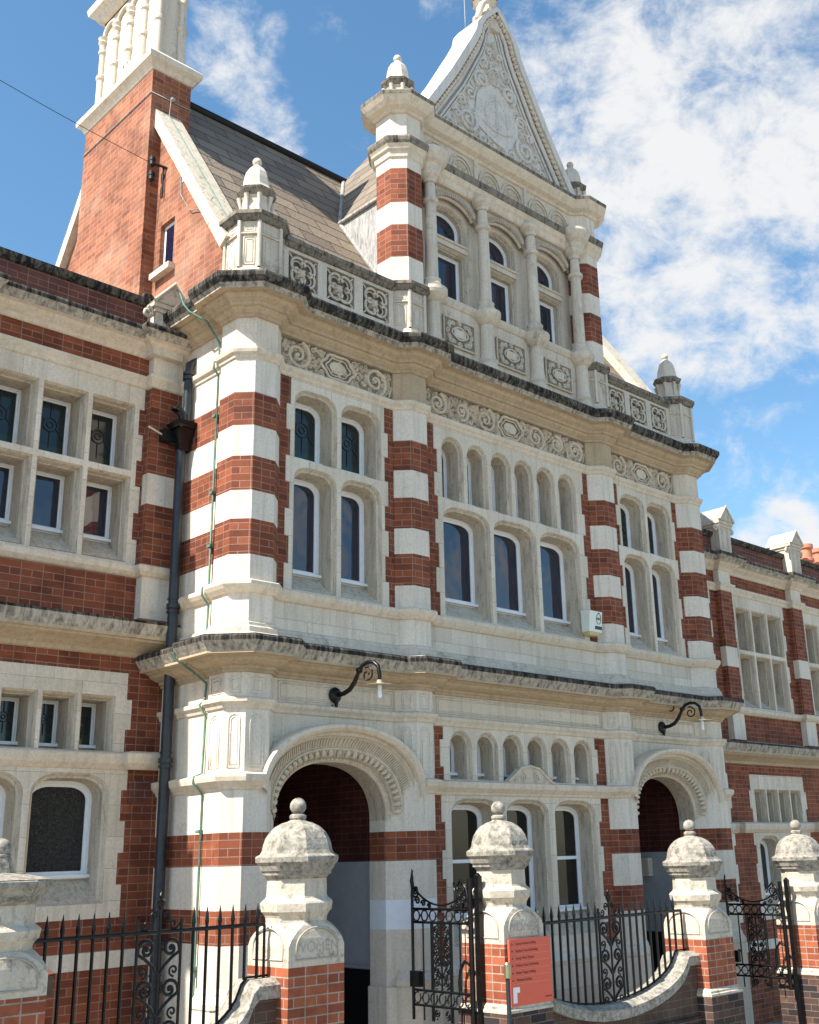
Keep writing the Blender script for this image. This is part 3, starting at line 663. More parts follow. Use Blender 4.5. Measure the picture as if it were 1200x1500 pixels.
def pedestal(a, b, zt, dr):
    mb = MB(); prism(mb, octpoly(a, b), 7.8, zt, 0, True, False)
    oct_sweep(mb, a, b, [(.09, 7.79), (.09, 7.85), (.05, 7.89), (.04, 7.93), (0, 7.96)])
    oct_sweep(mb, a, b, [(0, zt-.11), (.03, zt-.10), (.06, zt-.05), (.08, zt-.045), (.08, zt), (-.12, zt+.05)], 1)
    poly = octpoly(a, b)
    for i in (0, 1, 7, 6):
        A, B = poly[i], poly[(i+1) % 8]; d = Vector(B)-Vector(A); n_ = Vector((d.y, -d.x)).normalized()
        for s, o in ((0, .0), (1, 0)):
            q = Vector(A)+d*s+n_*.012; tube(mb, [(q.x, q.y, 7.96), (q.x, q.y, zt-.11)], .022, 6, 0)
        A2, B2 = Vector(A)+n_*.008, Vector(B)+n_*.008; tube(mb, [(A2.x, A2.y, zt-.27), (B2.x, B2.y, zt-.27)], .016, 5, 0)
        niche(mb, A, B, 8.0, zt-.31, .05, False, r=.008); niche(mb, A, B, zt-.24, zt-.13, .05, False, r=.006)
    bpart(mb, 'turret' if dr else 'balustrade_pedestal', ['dormer', 'rim'])
def finial(cx, cy, z, sc=1.0, big=False):
    mb = MB(); k = sc
    lathe(mb, [(.235*k, z), (.215*k, z+.05*k), (.185*k, z+.10*k), (.17*k, z+.30*k), (.185*k, z+.33*k), (.235*k, z+.40*k), (.245*k, z+.43*k), (.19*k, z+.47*k), (.165*k, z+.52*k), (.15*k, z+.64*k), (.13*k, z+.73*k), (.095*k, z+.80*k), (.05*k, z+.845*k), (.045*k, z+.86*k)], (cx, cy), 8, [0, 0, 0, 0, 1, 1, 0, 0, 0, 0, 0, 0, 0], oct_=True)
    for j in range(8):
        a = j*math.pi/4+math.pi/8; r = .205*k
        tube(mb, [(cx+r*1.0*math.cos(a), cy+r*math.sin(a), z+.06*k), (cx+r*.95*math.cos(a), cy+r*.95*math.sin(a), z+.18*k), (cx+r*1.08*math.cos(a), cy+r*1.08*math.sin(a), z+.33*k)], [.03*k, .018*k, .035*k], 5, 0)
    ball(mb, (cx, cy, z+.915*k), .062*k, 0)
    return bpart(mb, 'finial', ['dormer', 'rim'])
pedestal(*OCT[0], 8.66, True); pedestal(*OCT[3], 8.66, True); pedestal(*OCT[1], 8.60, False); pedestal(*OCT[2], 8.60, False)
finial(6.41, .143, 8.70, .92); finial(14.69, .143, 8.70, .92)
# ------------------------------------------------------------------ dormer storey
for a, b in OCT[1:3]:
    mb = MB(); poly = octpoly(a, b)
    for z0, z1, c in ((8.6, 8.98, 0), (8.98, 9.46, 1), (9.46, 9.79, 0), (9.79, 10.31, 1), (10.31, 11.3, 0)): prism(mb, poly, z0, z1, c, False, False)
    bpart(mb, 'dormer_pier', ['band', 'brick'])
DY = .12; sb = MB(); holes = []
cols = [9.05+1.02*k for k in range(4)]
for k in range(3):
    c = (cols[k]+cols[k+1])/2+.005
    st = [(0, 0, 0), (.02, .03, 0), (.022, .045, 0), (.035, .055, 0), (.04, .125, .02)]
    holes.append(light(BLD, sb, c-.35, c+.35, 8.80, 9.60, 0, 0, y=DY, steps=st, fw=.04, glassm='glass'))
    holes.append(light(BLD, sb, c-.35, c+.35, 9.72, 10.26, .345, .25, y=DY, steps=st, fw=.04))
panel(sb, [(8.9, 8.55), (12.24, 8.55), (12.24, 10.6), (8.9, 10.6)], holes, DY)
quad(sb, (8.9, -.02, 7.8), (12.24, -.02, 7.8), (12.24, -.02, 8.70), (8.9, -.02, 8.70)); quad(sb, (8.9, -.02, 8.70), (12.24, -.02, 8.70), (12.24, DY+.03, 8.72), (8.9, DY+.03, 8.72))
bpart(sb, 'dormer_wall', ['dormer', 'reveal'])
mb = MB(); sweep(mb, [(8.97, -.02), (12.165, -.02)], [(0, 8.60), (.02, 8.61), (.05, 8.66), (.06, 8.70), (.04, 8.72), (0, 8.73), (-.12, 8.75)], 0)
sweep(mb, [(8.97, -.02), (12.165, -.02)], [(.06, 7.79), (.06, 7.86), (.02, 7.93), (0, 7.95)], 0)
for k in range(3): c = (cols[k]+cols[k+1])/2+.005; box(mb, c-.34, c+.34, DY-.04, DY+.10, 9.61, 9.71); tube(mb, [(c-.34, DY-.05, 9.70), (c+.34, DY-.05, 9.70)], .02, 6)
bpart(mb, 'sill_band', 'dormer')
for k, x in enumerate(cols):
    mb = MB(); y = -.075
    lathe(mb, [(.15, 7.80), (.15, 7.88), (.12, 7.92), (.145, 7.96), (.115, 8.0), (.10, 8.10), (.093, 8.50), (.12, 8.52), (.15, 8.55), (.19, 8.60), (.205, 8.64), (.205, 8.69), (.12, 8.73)], (x, y), 20, 0)
    lathe(mb, [(.12, 8.72), (.135, 8.76), (.11, 8.80), (.12, 8.84), (.088, 8.88), (.083, 9.5), (.078, 9.98), (.115, 10.0), (.115, 10.05), (.078, 10.08), (.07, 10.34), (.085, 10.31), (.09, 10.36), (.14, 10.41), (.15, 10.46), (.13, 10.50)], (x, y), 20, 0)
    bpart(mb, 'column', 'dormer')
for k in range(3):
    c = (cols[k]+cols[k+1])/2; mb = MB(); pts = [(c+.45*math.cos(t), 10.10+.30*math.sin(t)) for t in np.linspace(.35, math.pi-.35, 22)]
    tube(mb, [(x, .02, z) for x, z in pts], .035, 6); tube(mb, [(x, .05, z-.055) for x, z in pts], .028, 6)
    for i in range(27):
        t = .35+(math.pi-.7)*(i+.5)/27; x, z = c+.45*math.cos(t), 10.10+.30*math.sin(t); tube(mb, [(x, -.02, z+.02), (x-.03*math.cos(t), -.03, z-.06)], .010, 5)
    q = pts+[(pts[-1][0], 10.6), (pts[0][0], 10.6)]
    panel(mb, [(pts[0][0]+.03, 10.12)]+pts+[(pts[-1][0]-.03, 10.12), (c-.51, 10.12), (c-.51, 10.6), (c+.51, 10.6), (c+.51, 10.12)], [], .035)
    bpart(mb, 'hood_mould', 'dormer')
PD = [(8.70, .443), (8.561, .443), (8.404, .286), (8.404, 0), (8.561, -.157), (8.813, -.157), (8.97, -.03), (12.165, -.03), (12.322, -.157), (12.573, -.157), (12.73, 0), (12.73, .286), (12.573, .443), (12.43, .443)]
PD2 = [(8.70, .443), (8.561, .443), (8.404, .286), (8.404, 0), (8.561, -.157), (8.813, -.157), (8.97, 0.0), (12.165, 0.0), (12.322, -.157), (12.573, -.157), (12.73, 0), (12.73, .286), (12.573, .443), (12.43, .443)]
mb = MB(); sweep(mb, PD, [(-.1, 10.46), (0, 10.46), (.02, 10.48), (.03, 10.55), (.06, 10.58), (.07, 10.61), (.09, 10.64), (.11, 10.68), (.12, 10.72), (.115, 10.745), (0, 10.77)], [0]*6+[1]*4); bpart(mb, 'cornice', ['trim', 'rim'], 'cornice over the dormer columns')
mb = MB(); sweep(mb, PD2, [(0, 11.15), (.03, 11.16), (.05, 11.19), (.12, 11.22), (.16, 11.27), (.20, 11.33), (.21, 11.38), (.195, 11.405), (0, 11.44), (-.5, 11.45)], [0]*5+[1]*4); bpart(mb, 'cornice', ['trim', 'rim'], 'cornice under the carved gable')
mb = MB(); quad(mb, (8.9, 0.0, 10.75), (12.24, 0.0, 10.75), (12.24, 0.0, 11.2), (8.9, 0.0, 11.2), 0)
for k in range(6):
    c = 9.23+.533*k+(.03 if k % 2 == 0 else -.03)
    if k % 2 == 0: box(mb, c-.30-.035, c-.30+.035, -.03, 0, 10.79, 11.16)
    for r, q in ((.225, .016), (.165, .010)): tube(mb, [(c+r*math.cos(t), -.012, 10.86+r*1.1*math.sin(t)) for t in np.linspace(0, math.pi, 14)], q, 5)
    for q in range(11): a = .25+q*.265; leafblob(mb, c+(.10 if q % 2 else .06)*math.cos(a), 10.89+(.11 if q % 2 else .06)*math.sin(a), 0, a, .08, .035, .025, 1)
for x in (cols[0], cols[3]):
    lathe(mb, [(.12, 10.44), (.16, 10.50), (.17, 10.56), (.22, 10.60), (.25, 10.66), (.275, 10.72), (.27, 10.765), (.1, 10.80)], (x, -.07), 24, 0)
bpart(mb, 'arcaded_frieze', ['dormer', 'carve'])
finial(8.687, .143, 11.42, .95); finial(12.447, .143, 11.42, .95)
# gable
gx = 10.56; mb = MB()
def gable_edge(s, o=0): 
    pts = [(1.62-o, 11.42), (1.0-o, 12.40), (.55-o*.9, 13.22), (.44-o*.8, 13.45), (.40-o*.8, 13.62), (.30-o*.7, 13.78), (.0, 14.10-o*.6)]
    return [(gx+s*a, b) for a, b in pts]
outer = gable_edge(1)+gable_edge(-1)[::-1][1:]
T = .42
panel(mb, outer, [], 0.03); edge_skirt(mb, outer, -.02, T, 0)
def rake(o, y0, r, m=0, n=6):
    for s in (-1, 1):
        tube(mb, [(x, y0, z) for x, z in gable_edge(s, o)], r, n, m)
for s in (-1, 1):
    a = gable_edge(s, -.07); b = gable_edge(s, .07)
    for i in range(len(a)-1):
        p = [(a[i][0], -.12, a[i][1]), (a[i+1][0], -.12, a[i+1][1]), (b[i+1][0], -.12, b[i+1][1]), (b[i][0], -.12, b[i][1])]
        q = [(x, T, z) for x, _, z in p]
        mb.add(p+q, [(0, 1, 2, 3), (0, 4, 5, 1), (2, 6, 7, 3), (4, 7, 6, 5)], 0)
    c_ = gable_edge(s, .12)
    L_ = 0
    for i in range(len(c_)-1):
        A, B = Vector(c_[i]), Vector(c_[i+1]); n = max(1, int((B-A).length/.085))
        for j in range(n):
            q = A+(B-A)*((j+.5)/n); ball(mb, (q.x, -.075, q.y), .036, 2, 6, 5)
            q = A+(B-A)*((j+1)/n); box(mb, q.x-.008, q.x+.008, -.10, 0, q.y-.03, q.y+.03, 2)
rake(.19, -.02, .035); rake(.30, .0, .022); rake(.36, .015, .016)
bpart(mb, 'gable', ['tymp', 'crust', 'trim'], 'steep carved gable with raking coping')
mb = MB(); rnd = random.Random(5)
def inside(x, z, mg=.42): 
    if z < 11.50: return False
    pts = gable_edge(1, mg); 
    for (x1, z1), (x2, z2) in zip(pts, pts[1:]):
        if z1 <= z <= z2: return abs(x-gx) < (x1+(x2-x1)*(z-z1)/(z2-z1))-gx
    return False
y = .028
q = [(gx-.38, 12.55), (gx+.36, 12.55), (gx+.36, 12.05), (gx+.25, 11.85), (gx, 11.72), (gx-.25, 11.85), (gx-.38, 12.05)]
q = [(gx+(.46+.03*math.cos(5*a))*math.cos(a)*(1-.18*math.sin(a)), 12.22+(.50+.03*math.sin(4*a))*math.sin(a)) for a in np.linspace(-math.pi/2, 1.5*math.pi, 27)[:-1]]
mb.add([(x, y-.012, z) for x, z in q], [tuple(range(26))], 0); tube(mb, [(x, y-.012, z) for x, z in q], .011, 5, 0, closed=True)
for i in range(110):
    a, r_ = rnd.uniform(0, 6.28), rnd.uniform(0, .40); leafblob(mb, gx+r_*math.cos(a), 12.22+r_*math.sin(a), y-.012, 1.2+rnd.uniform(-.5, .5), rnd.uniform(.10, .22), .04, .018)
for q_ in ([(-.3, 12.0), (-.1, 11.93), (.15, 11.94), (.34, 12.03)], [(0, 11.98), (.02, 12.3), (0, 12.58)], [(-.25, 12.1), (-.2, 12.35), (-.05, 12.5)], [(.25, 12.1), (.22, 12.35), (.08, 12.52)]): relief(mb, [(gx+a, b) for a, b in q_], y-.014, .02)
for s in (-1, 1):
    for (dx, z, r, tn, a0) in ((.30, 12.72, .16, 1.8, -1.2), (.22, 13.05, .11, 1.5, -1.2), (.62, 11.86, .20, 1.9, 2.4), (.30, 11.66, .12, 1.5, 2.2), (.98, 11.62, .11, 1.6, 2.2), (.55, 12.35, .12, 1.5, 0), (.74, 12.14, .09, 1.4, 0), (.12, 13.32, .07, 1.4, 0), (.85, 11.85, .09, 1.2, 0)):
        relief(mb, spiral_pts(gx+s*dx, z, r, tn, a0 if s > 0 else math.pi-a0, s, 26), y-.012, .034 if r > .13 else .024)
tube(mb, [(gx+.12*math.cos(t), y-.012, 12.92+.15*math.sin(t)) for t in np.linspace(0, 6.283, 18)[:-1]], .017, 5, 0, closed=True)
for i in range(900):
    x, z = gx+rnd.uniform(-1.3, 1.3), rnd.uniform(11.5, 13.6)
    if not inside(x, z): continue
    if ((x-gx)/.5)**2+((z-12.22)/.54)**2 < 1: continue
    if rnd.random() < .28: relief(mb, spiral_pts(x, z, rnd.uniform(.03, .055), 1.2, rnd.uniform(0, 6), rnd.choice((-1, 1)), 9), y-.008, .012)
    else: leafblob(mb, x, z, y, rnd.uniform(0, 6.28), rnd.uniform(.07, .14), .045, rnd.uniform(.035, .07))
bpart(mb, 'tympanum_carving', ['tymp'])
mb = MB(); lathe(mb, [(.20, 13.75), (.20, 14.05), (.15, 14.12), (.13, 14.28), (.19, 14.36), (.20, 14.42), (.12, 14.48), (.22, 14.62), (.28, 14.85), (.25, 15.0), (.1, 15.1), (.08, 15.3), (.02, 15.5)], (gx, .15), 8, [0, 0, 0, 0, 1, 1, 0, 1, 1, 1, 0, 0], oct_=True)
for s in (-1, 1): tube(mb, [(gx+s*.30, .05, 13.85), (gx+s*.24, .0, 14.10), (gx+s*.14, .0, 14.25)], [.05, .06, .03], 6)
bpart(mb, 'apex_finial', ['dormer', 'crust'])
mb = MB(); tube(mb, [(gx-.25, .35, 13.9), (gx-.25, .35, 15.6)], .008, 5); bpart(mb, 'lightning_rod', 'lead')
# ------------------------------------------------------------------ roofs
RY, RZ, EY, EZ = 2.95, 12.25, .30, 8.40
mb = MB(); x0, x1 = 6.3, 14.85
quad(mb, (x0, EY, EZ), (x1, EY, EZ), (x1, RY, RZ), (x0, RY, RZ)); quad(mb, (x1, 2*RY-EY, EZ), (x0, 2*RY-EY, EZ), (x0, RY, RZ), (x1, RY, RZ))
bpart(mb, 'roof', 'slate')
mb = MB(); tube(mb, [(x0, RY, RZ+.02), (x1, RY, RZ+.02)], .07, 8); bpart(mb, 'ridge_tiles', 'dark')
mb = MB(); quad(mb, (6.2, -.2, 7.805), (14.9, -.2, 7.805), (14.9, .6, 7.805), (6.2, .6, 7.805)); bpart(mb, 'gutter_lead', 'lead')
ex0, ex1, ez, hz, hy = 8.93, 12.19, 10.48, 13.25, 2.35
mb = MB(); yb = 1.62
def mr_z(y): return EZ+(RZ-EZ)*(y-EY)/(RY-EY)
ye = EY+(ez-EZ)/(RZ-EZ)*(RY-EY)
sl = (hz-ez)/(gx-ex0); xv = ex0+(RZ-ez)/sl
mb.add([(ex0, .3, ez), (ex0, ye, ez), (xv, RY, RZ), (gx, hy, hz), (gx, .3, hz)], [(0, 1, 2, 3, 4)]); xv2 = 2*gx-xv
mb.add([(2*gx-ex0, .3, ez), (2*gx-ex0, ye, ez), (xv2, RY, RZ), (gx, hy, hz), (gx, .3, hz)], [(4, 3, 2, 1, 0)])
mb.add([(xv, RY, RZ), (xv2, RY, RZ), (gx, hy, hz)], [(0, 1, 2)])
bpart(mb, 'dormer_roof', 'slate')
for s, xx in ((1, ex0), (-1, 2*gx-ex0)): mb = MB(); mb.add([(xx, .2, mr_z(.2)-.6), (xx, ye, ez), (xx, .2, ez)], [(0, 1, 2)]); bpart(mb, 'dormer_cheek', 'lead')
mb = MB(); tube(mb, [(ex0, ye, ez+.02), (xv, RY, RZ+.03)], .035, 6); tube(mb, [(ex0, ye, ez), (ex0, .9, mr_z(.9)+.03)], .04, 6); tube(mb, [(ex0-.02, .2, ez-.01), (ex0-.02, ye, ez-.01)], .03, 6)
bpart(mb, 'lead_flashing', 'lead')
# end gables with raking copings
def end_gable(x, s, full):
    ya, yc, ztop = .36, 3.03, 12.55; sl = (ztop-8.55)/(yc-ya); yb = 2*yc-ya
    mb = MB(); zb = 7.79
    out = [(yb, zb), (yb, 8.45), (yc, ztop-.1), (ya, 8.45), (ya, zb)]
    hole = [(1.56, 8.68), (1.90, 8.68), (1.90, 9.38), (1.56, 9.38)] if full else []
    loops = [[Vector((a, b, 0)) for a, b in out]]+([[Vector((a, b, 0)) for a, b in hole]] if hole else [])
    tri = tessellate_polygon(loops); vs = [(x, p.x, p.y) for l in loops for p in l]; mb.add(vs, tri, 0)
    if hole:
        for i in range(4):
            a, b = hole[i], hole[(i+1) % 4]; quad(mb, (x, a[0], a[1]), (x, b[0], b[1]), (x+.28, b[0], b[1]), (x+.28, a[0], a[1]), 0)
    quad(mb, (x-s*.3, yb, zb), (x-s*.3, ya, zb), (x-s*.3, ya, 8.45), (x-s*.3, yb, 8.45), 0)
    bpart(mb, 'gable_wall', ['bricko'])
    if full:
        mb = MB(); box(mb, x+.06, x+.13, 1.56, 1.90, 8.68, 9.38); w = bpart(mb, 'window', 'white'); mb = MB(); box(mb, x+.05, x+.059, 1.62, 1.84, 8.78, 9.32); mb.build('pane', 'glass', w)
        mb = MB(); box(mb, x-.09, x+.2, 1.50, 1.97, 8.60, 8.68); bpart(mb, 'window_sill', 'trim')
    for sgn in (1, -1):
        mb = MB(); a = Vector((yc-sgn*(yc-ya+.12), 8.55-.15)); b = Vector((yc, ztop)); d = (b-a).normalized(); n = Vector((-d.y, d.x))*(sgn)
        if n.y < 0: n = -n
        xa, xb = (x-.10, x+.28) if s < 0 else (x-.28, x+.10)
        q = [a-n*.10, b-n*.10, b+n*.06, a+n*.06]
        mb.add([(xa, p.x, p.y) for p in q]+[(xb, p.x, p.y) for p in q], [(0, 1, 2, 3), (4, 7, 6, 5), (0, 4, 5, 1), (3, 2, 6, 7), (0, 3, 7, 4), (1, 5, 6, 2)])
        if full and sgn > 0:
            mid = (xa+xb)/2; tube(mb, [(mid, a.x+n.x*.065, a.y+n.y*.065), (mid, b.x+n.x*.065, b.y+n.y*.065)], .009, 5, 1)
        bpart(mb, 'raking_coping', ['ped', 'copper'])
end_gable(6.15, -1, True); end_gable(14.95, 1, False)
mb = MB(); box(mb, 6.215, 6.3, YW, 5.6, 5, 8.4); bpart(mb, 'party_wall', 'bricko')
mb = MB(); mb.add([(6.143, 1.12, 9.78), (6.143, 1.42, 9.78), (6.143, 1.42, 10.28)], [(0, 1, 2)]); bpart(mb, 'patch', 'lead', 'white painted triangular patch under the coping')
# ------------------------------------------------------------------ chimney
mb = MB(); cx0, cx1, cy0, cy1 = 5.98, 6.56, 2.05, 3.98
box(mb, cx0, cx1, cy0, cy1, 6.5, 11.86); bpart(mb, 'chimney_stack', 'bricko')
mb = MB(); cp = [(cx0, cy0), (cx1, cy0), (cx1, cy1), (cx0, cy1)]
sweep(mb, cp, [(0, 11.80), (.02, 11.81), (.05, 11.87), (.11, 11.92), (.115, 12.0), (.10, 12.02), (-.08, 12.20)], [0]*5+[1], True)
prism(mb, [(cx0+.12, cy0+.13), (cx1-.13, cy0+.13), (cx1-.13, cy1-.13), (cx0+.12, cy1-.13)], 12.1, 14.4, 1)
def shaft(x, y):
    lathe(mb, [(.062, 12.08), (.06, 12.70), (.078, 12.73), (.078, 12.78), (.052, 12.81), (.05, 13.17), (.07, 13.19), (.07, 13.23), (.055, 13.25), (.06, 13.33), (.085, 13.38), (.07, 13.41), (.09, 13.46)], (x, y), 12, 1)
n = 5
for k in range(n): shaft(cx0+.11, cy0+.12+(cy1-cy0-.24)*k/(n-1))
shaft(cx1-.12, cy0+.12)
for k in range(n-1):
    a = cy0+.12+(cy1-cy0-.24)*k/(n-1); b = a+(cy1-cy0-.24)/(n-1); c = (a+b)/2; r = (b-a)/2-.03
    tube(mb, [(cx0+.10, c+r*math.cos(t), 13.47+r*math.sin(t)*.9) for t in np.linspace(0, math.pi, 12)], .035, 6, 1)
sweep(mb, cp, [(-.1, 13.74), (-.04, 13.76), (.0, 13.84), (.08, 13.90), (.10, 14.0), (.08, 14.05), (-.1, 14.15)], 1, True)
prism(mb, [(cx0, cy0), (cx1, cy0), (cx1, cy1), (cx0, cy1)], 14.1, 15.2, 1)
bpart(mb, 'chimney_head', ['trim', 'dormer'])
mb = MB(); tube(mb, [(cx0-.012, cy1+.01, 11.42), (cx0-.012, cy0-.012, 11.42), (cx1+.01, cy0-.012, 11.42)], .009, 5)
tube(mb, [(cx0+.28, cy0-.02, 11.42), (cx0+.26, cy0-.03, 11.2), (6.24, 1.98, 11.0)], .008, 5); ball(mb, (cx0+.30, cy0-.03, 11.44), .035)
bpart(mb, 'lightning_conductor_band', 'lead')
# ------------------------------------------------------------------ wings
def gablet(xc, z, yw):
    mb = MB(); w = .195; y0 = yw-.24
    box(mb, xc-w, xc+w, y0+.03, yw+.15, z, z+.60); 
    for (dz, g) in ((.53, .02), (.58, .05)): box(mb, xc-w-g, xc+w+g, y0+.03-g, yw+.15+g, z+dz, z+dz+.055)
    zt = z+.635; p = [(xc-w-.055, zt), (xc+w+.055, zt), (xc, zt+.29)]
    mb.add([(x, y0-.04, q) for x, q in p]+[(x, yw+.3, q) for x, q in p], [(0, 1, 2), (3, 5, 4), (0, 2, 5, 3), (2, 1, 4, 5), (1, 0, 3, 4)], 1)
    tube(mb, [(p[0][0], y0-.045, p[0][1]), (p[2][0], y0-.045, p[2][1]), (p[1][0], y0-.045, p[1][1])], .025, 5, 0)
    niche(mb, (xc-w, y0+.03), (xc+w, y0+.03), z+.1, z+.5, .09, False, r=.012)
    for s in (-1, 1): tube(mb, [(a, y0+.05, b) for a, b in spiral_pts(xc+s*(w+.09), z+.50, .08, 1.3, math.pi/2, s, 14)], .022, 5, 0)
    bpart(mb, 'parapet_gablet', ['dormer', 'ped'])
def wing(xs, xe, centres, pils, dz, y, gab):
    z = lambda q: q+dz
    wall = MB(); holes = []
    for c in centres:
        holes += [[(c-.86, z(4.75)), (c+.86, z(4.75)), (c+.86, z(6.78)), (c-.86, z(6.78))], [(c-.90, z(1.2)), (c+.90, z(1.2)), (c+.90, z(3.44)), (c-.90, z(3.44))]]
    holes = [h for h in holes if h[0][0] > xs and h[1][0] < xe]
    panel(wall, [(xs, -2.5), (xe, -2.5), (xe, z(7.9)), (xs, z(7.9))], holes, y+.008, 0)
    quad(wall, (xs, y-.0, z(.61)), (xe, y-.0, z(.61)), (xe, y-.0, z(.77)), (xs, y-.0, z(.77)), 1)
    bpart(wall, 'wall', ['brick', 'band'])
    for ci, c in enumerate(centres):
        sb = MB(); hs = []; R_ = [(0, 0, 0), (.02, .03, .0), (.025, .05, .0), (.035, .09, .01), (.045, .10, .01), (.05, .33, .05)]
        for k in range(3):
            a = c-.825+.5665*k
            hs.append(light(BLD, sb, a, a+.515, z(5.80), z(6.60), y=y, steps=R_, fw=.04, stained=True)); hs.append(light(BLD, sb, a, a+.515, z(4.74), z(5.73), y=y, steps=R_, fw=.04, sill=.22))
        out = toothed(c-.94, c+.94, z(4.70), z(6.82), amp=.06); panel(sb, out, hs, y); edge_skirt(sb, out, y, y+.02, 0)
        bpart(sb, 'window_surround', ['stone', 'reveal'])
        sb = MB(); hs = []
        for k in range(4): a = c-.825+.4195*k; hs.append(light(BLD, sb, a, a+.375, z(2.70), z(3.28), y=y, steps=R_, fw=.035, stained=True))
        for a, b in ((c-.825, c-.035), (c+.02, c+.825)) if ci == -1 else ((c-.825, c-.10), (c-.03, c+.805)): 
            hs.append(light(BLD, sb, a, b, z(1.22), z(2.475), .27, .20, y=y, sill=.18, glassm='obsc'))
        out = toothed(c-1.0, c+1.0, z(1.08), z(3.53), amp=.06); panel(sb, out, hs, y); edge_skirt(sb, out, y, y+.02, 0)
        bpart(sb, 'window_surround', ['stone', 'reveal'])
    for x in pils:
        mb = MB(); a, b = x-.19, x+.19; q = [(a, y-.11), (b, y-.11), (b, y+.05), (a, y+.05)]
        for z0, z1, k in ((3.9, 4.12, 1), (4.12, 4.60, 0), (4.60, 5.42, 1), (5.42, 5.78, 0), (5.78, 6.90, 1), (6.90, 7.25, 0)): prism(mb, q, z(z0), z(z1), k, False, False)
        bpart(mb, 'pilaster', ['band', 'brick'])
        if gab: gablet(x, z(7.5), y)
    pth = [(xs, y)]
    for x in sorted(pils):
        if xs < x-.25 and x+.25 < xe: pth += [(x-.19, y), (x-.19, y-.11), (x+.19, y-.11), (x+.19, y)]
        elif x+.25 >= xe: pth += [(x-.19, y), (x-.19, y-.11)]; 
    last = pth[-1][1]; pth.append((xe, last))
    for prof, mats, ms, lab in (
        ([(0, 7.20), (.02, 7.21), (.05, 7.25), (.12, 7.30), (.15, 7.33), (.20, 7.34), (.22, 7.38), (.26, 7.42), (.265, 7.46), (.25, 7.49), (0, 7.53)], [0]*5+[2, 2, 1, 1, 1], ['trim', 'crust', 'fascia'], 'cornice'),
        ([(0, 6.82), (.02, 6.83), (.03, 6.88), (.06, 6.92), (.06, 6.96), (0, 6.985)], 0, 'trim', 'string_course'),
        ([(0, 4.58), (.03, 4.59), (.07, 4.63), (.08, 4.68), (.07, 4.70), (0, 4.72)], 0, 'trim', 'string_course'),
        ([(0, 2.52), (.02, 2.53), (.07, 2.58), (.09, 2.64), (.09, 2.67), (.08, 2.685), (0, 2.71)], 0, 'trim', 'string_course')):
        mb = MB(); sweep(mb, pth, [(d, z(q)) for d, q in prof], mats); bpart(mb, lab, ms)
    mb = MB(); sweep(mb, [(xs, y), (xe, y)], [(d, z(q)) for d, q in [(0, 3.70), (.03, 3.71), (.05, 3.75), (.14, 3.80), (.24, 3.84), (.25, 3.86), (.28, 3.865), (.28, 3.90), (.31, 3.96), (.33, 4.02), (.32, 4.05), (.05, 4.10), (0, 4.115)]], [0]*7+[3, 3, 1, 1, 2, 2]); bpart(mb, 'cornice', ['ochre', 'crust', 'ledge', 'fascia'])
    mb = MB(); box(mb, xs, xe, y-.02, y+.35, z(7.52), z(7.86)); bpart(mb, 'parapet', 'brickb')
    mb = MB(); sweep(mb, [(xs, y-.02), (xe, y-.02)], [(0, z(7.84)), (.03, z(7.85)), (.06, z(7.90)), (.06, z(7.94)), (-.03, z(7.99)), (-.38, z(7.99)), (-.38, z(7.86))], 0); bpart(mb, 'parapet_coping', 'crust')
    mb = MB(); quad(mb, (xs, y+.35, z(7.5)), (xe, y+.35, z(7.5)), (xe, y+3.2, z(8.05)), (xs, y+3.2, z(8.05))); quad(mb, (xs, y+3.2, z(8.05)), (xe, y+3.2, z(8.05)), (xe, y+4, -2.5), (xs, y+4, -2.5)); bpart(mb, 'roof', 'lead')
wing(-2.0, 6.2, [4.84-2.6*k for k in (0, 1, 2)], [6.0, 3.52, .92, -1.68], 0, YW, False)
wing(14.9, 31.0, [16.33+2.6*k for k in range(6)], [15.1]+[17.66+2.6*k for k in range(6)], -.72, YW, True)
gablet(5.93, 7.20, YW)
mb = MB()
for s in range(10): a = s/9*math.pi*1.6
tube(mb, [(a, YW-.06, b) for a, b in spiral_pts(5.70, 7.93, .09, 1.4, -math.pi/2, 1, 18)], .03, 6); bpart(mb, 'scroll', 'crust')
mb = MB(); box(mb, 5.86, 6.10, YW-.02, YW+.03, 2.19, 2.42, 1)
for k in range(6): box(mb, 5.89, 6.07, YW-.028, YW-.018, 2.215+.032*k, 2.228+.032*k, 0)
for k in range(6): box(mb, 5.895+.032*k, 5.905+.032*k, YW-.03, YW-.018, 2.21, 2.40, 0)
bpart(mb, 'air_vent', ['brickb', 'brickb'])
mb = MB(); box(mb, 24.6, 28.2, 3.6, 4.6, 4.5, 8.25); bpart(mb, 'chimney_stack', 'brick')
for k in range(5):
    mb = MB(); lathe(mb, [(.17, 8.2), (.15, 8.6), (.19, 8.63), (.19, 8.70), (.15, 8.72), (.15, 8.95), (.19, 8.98), (.19, 9.08), (.1, 9.08)], (25.0+.66*k, 4.0), 14); bpart(mb, 'chimney_pot', 'terracotta')
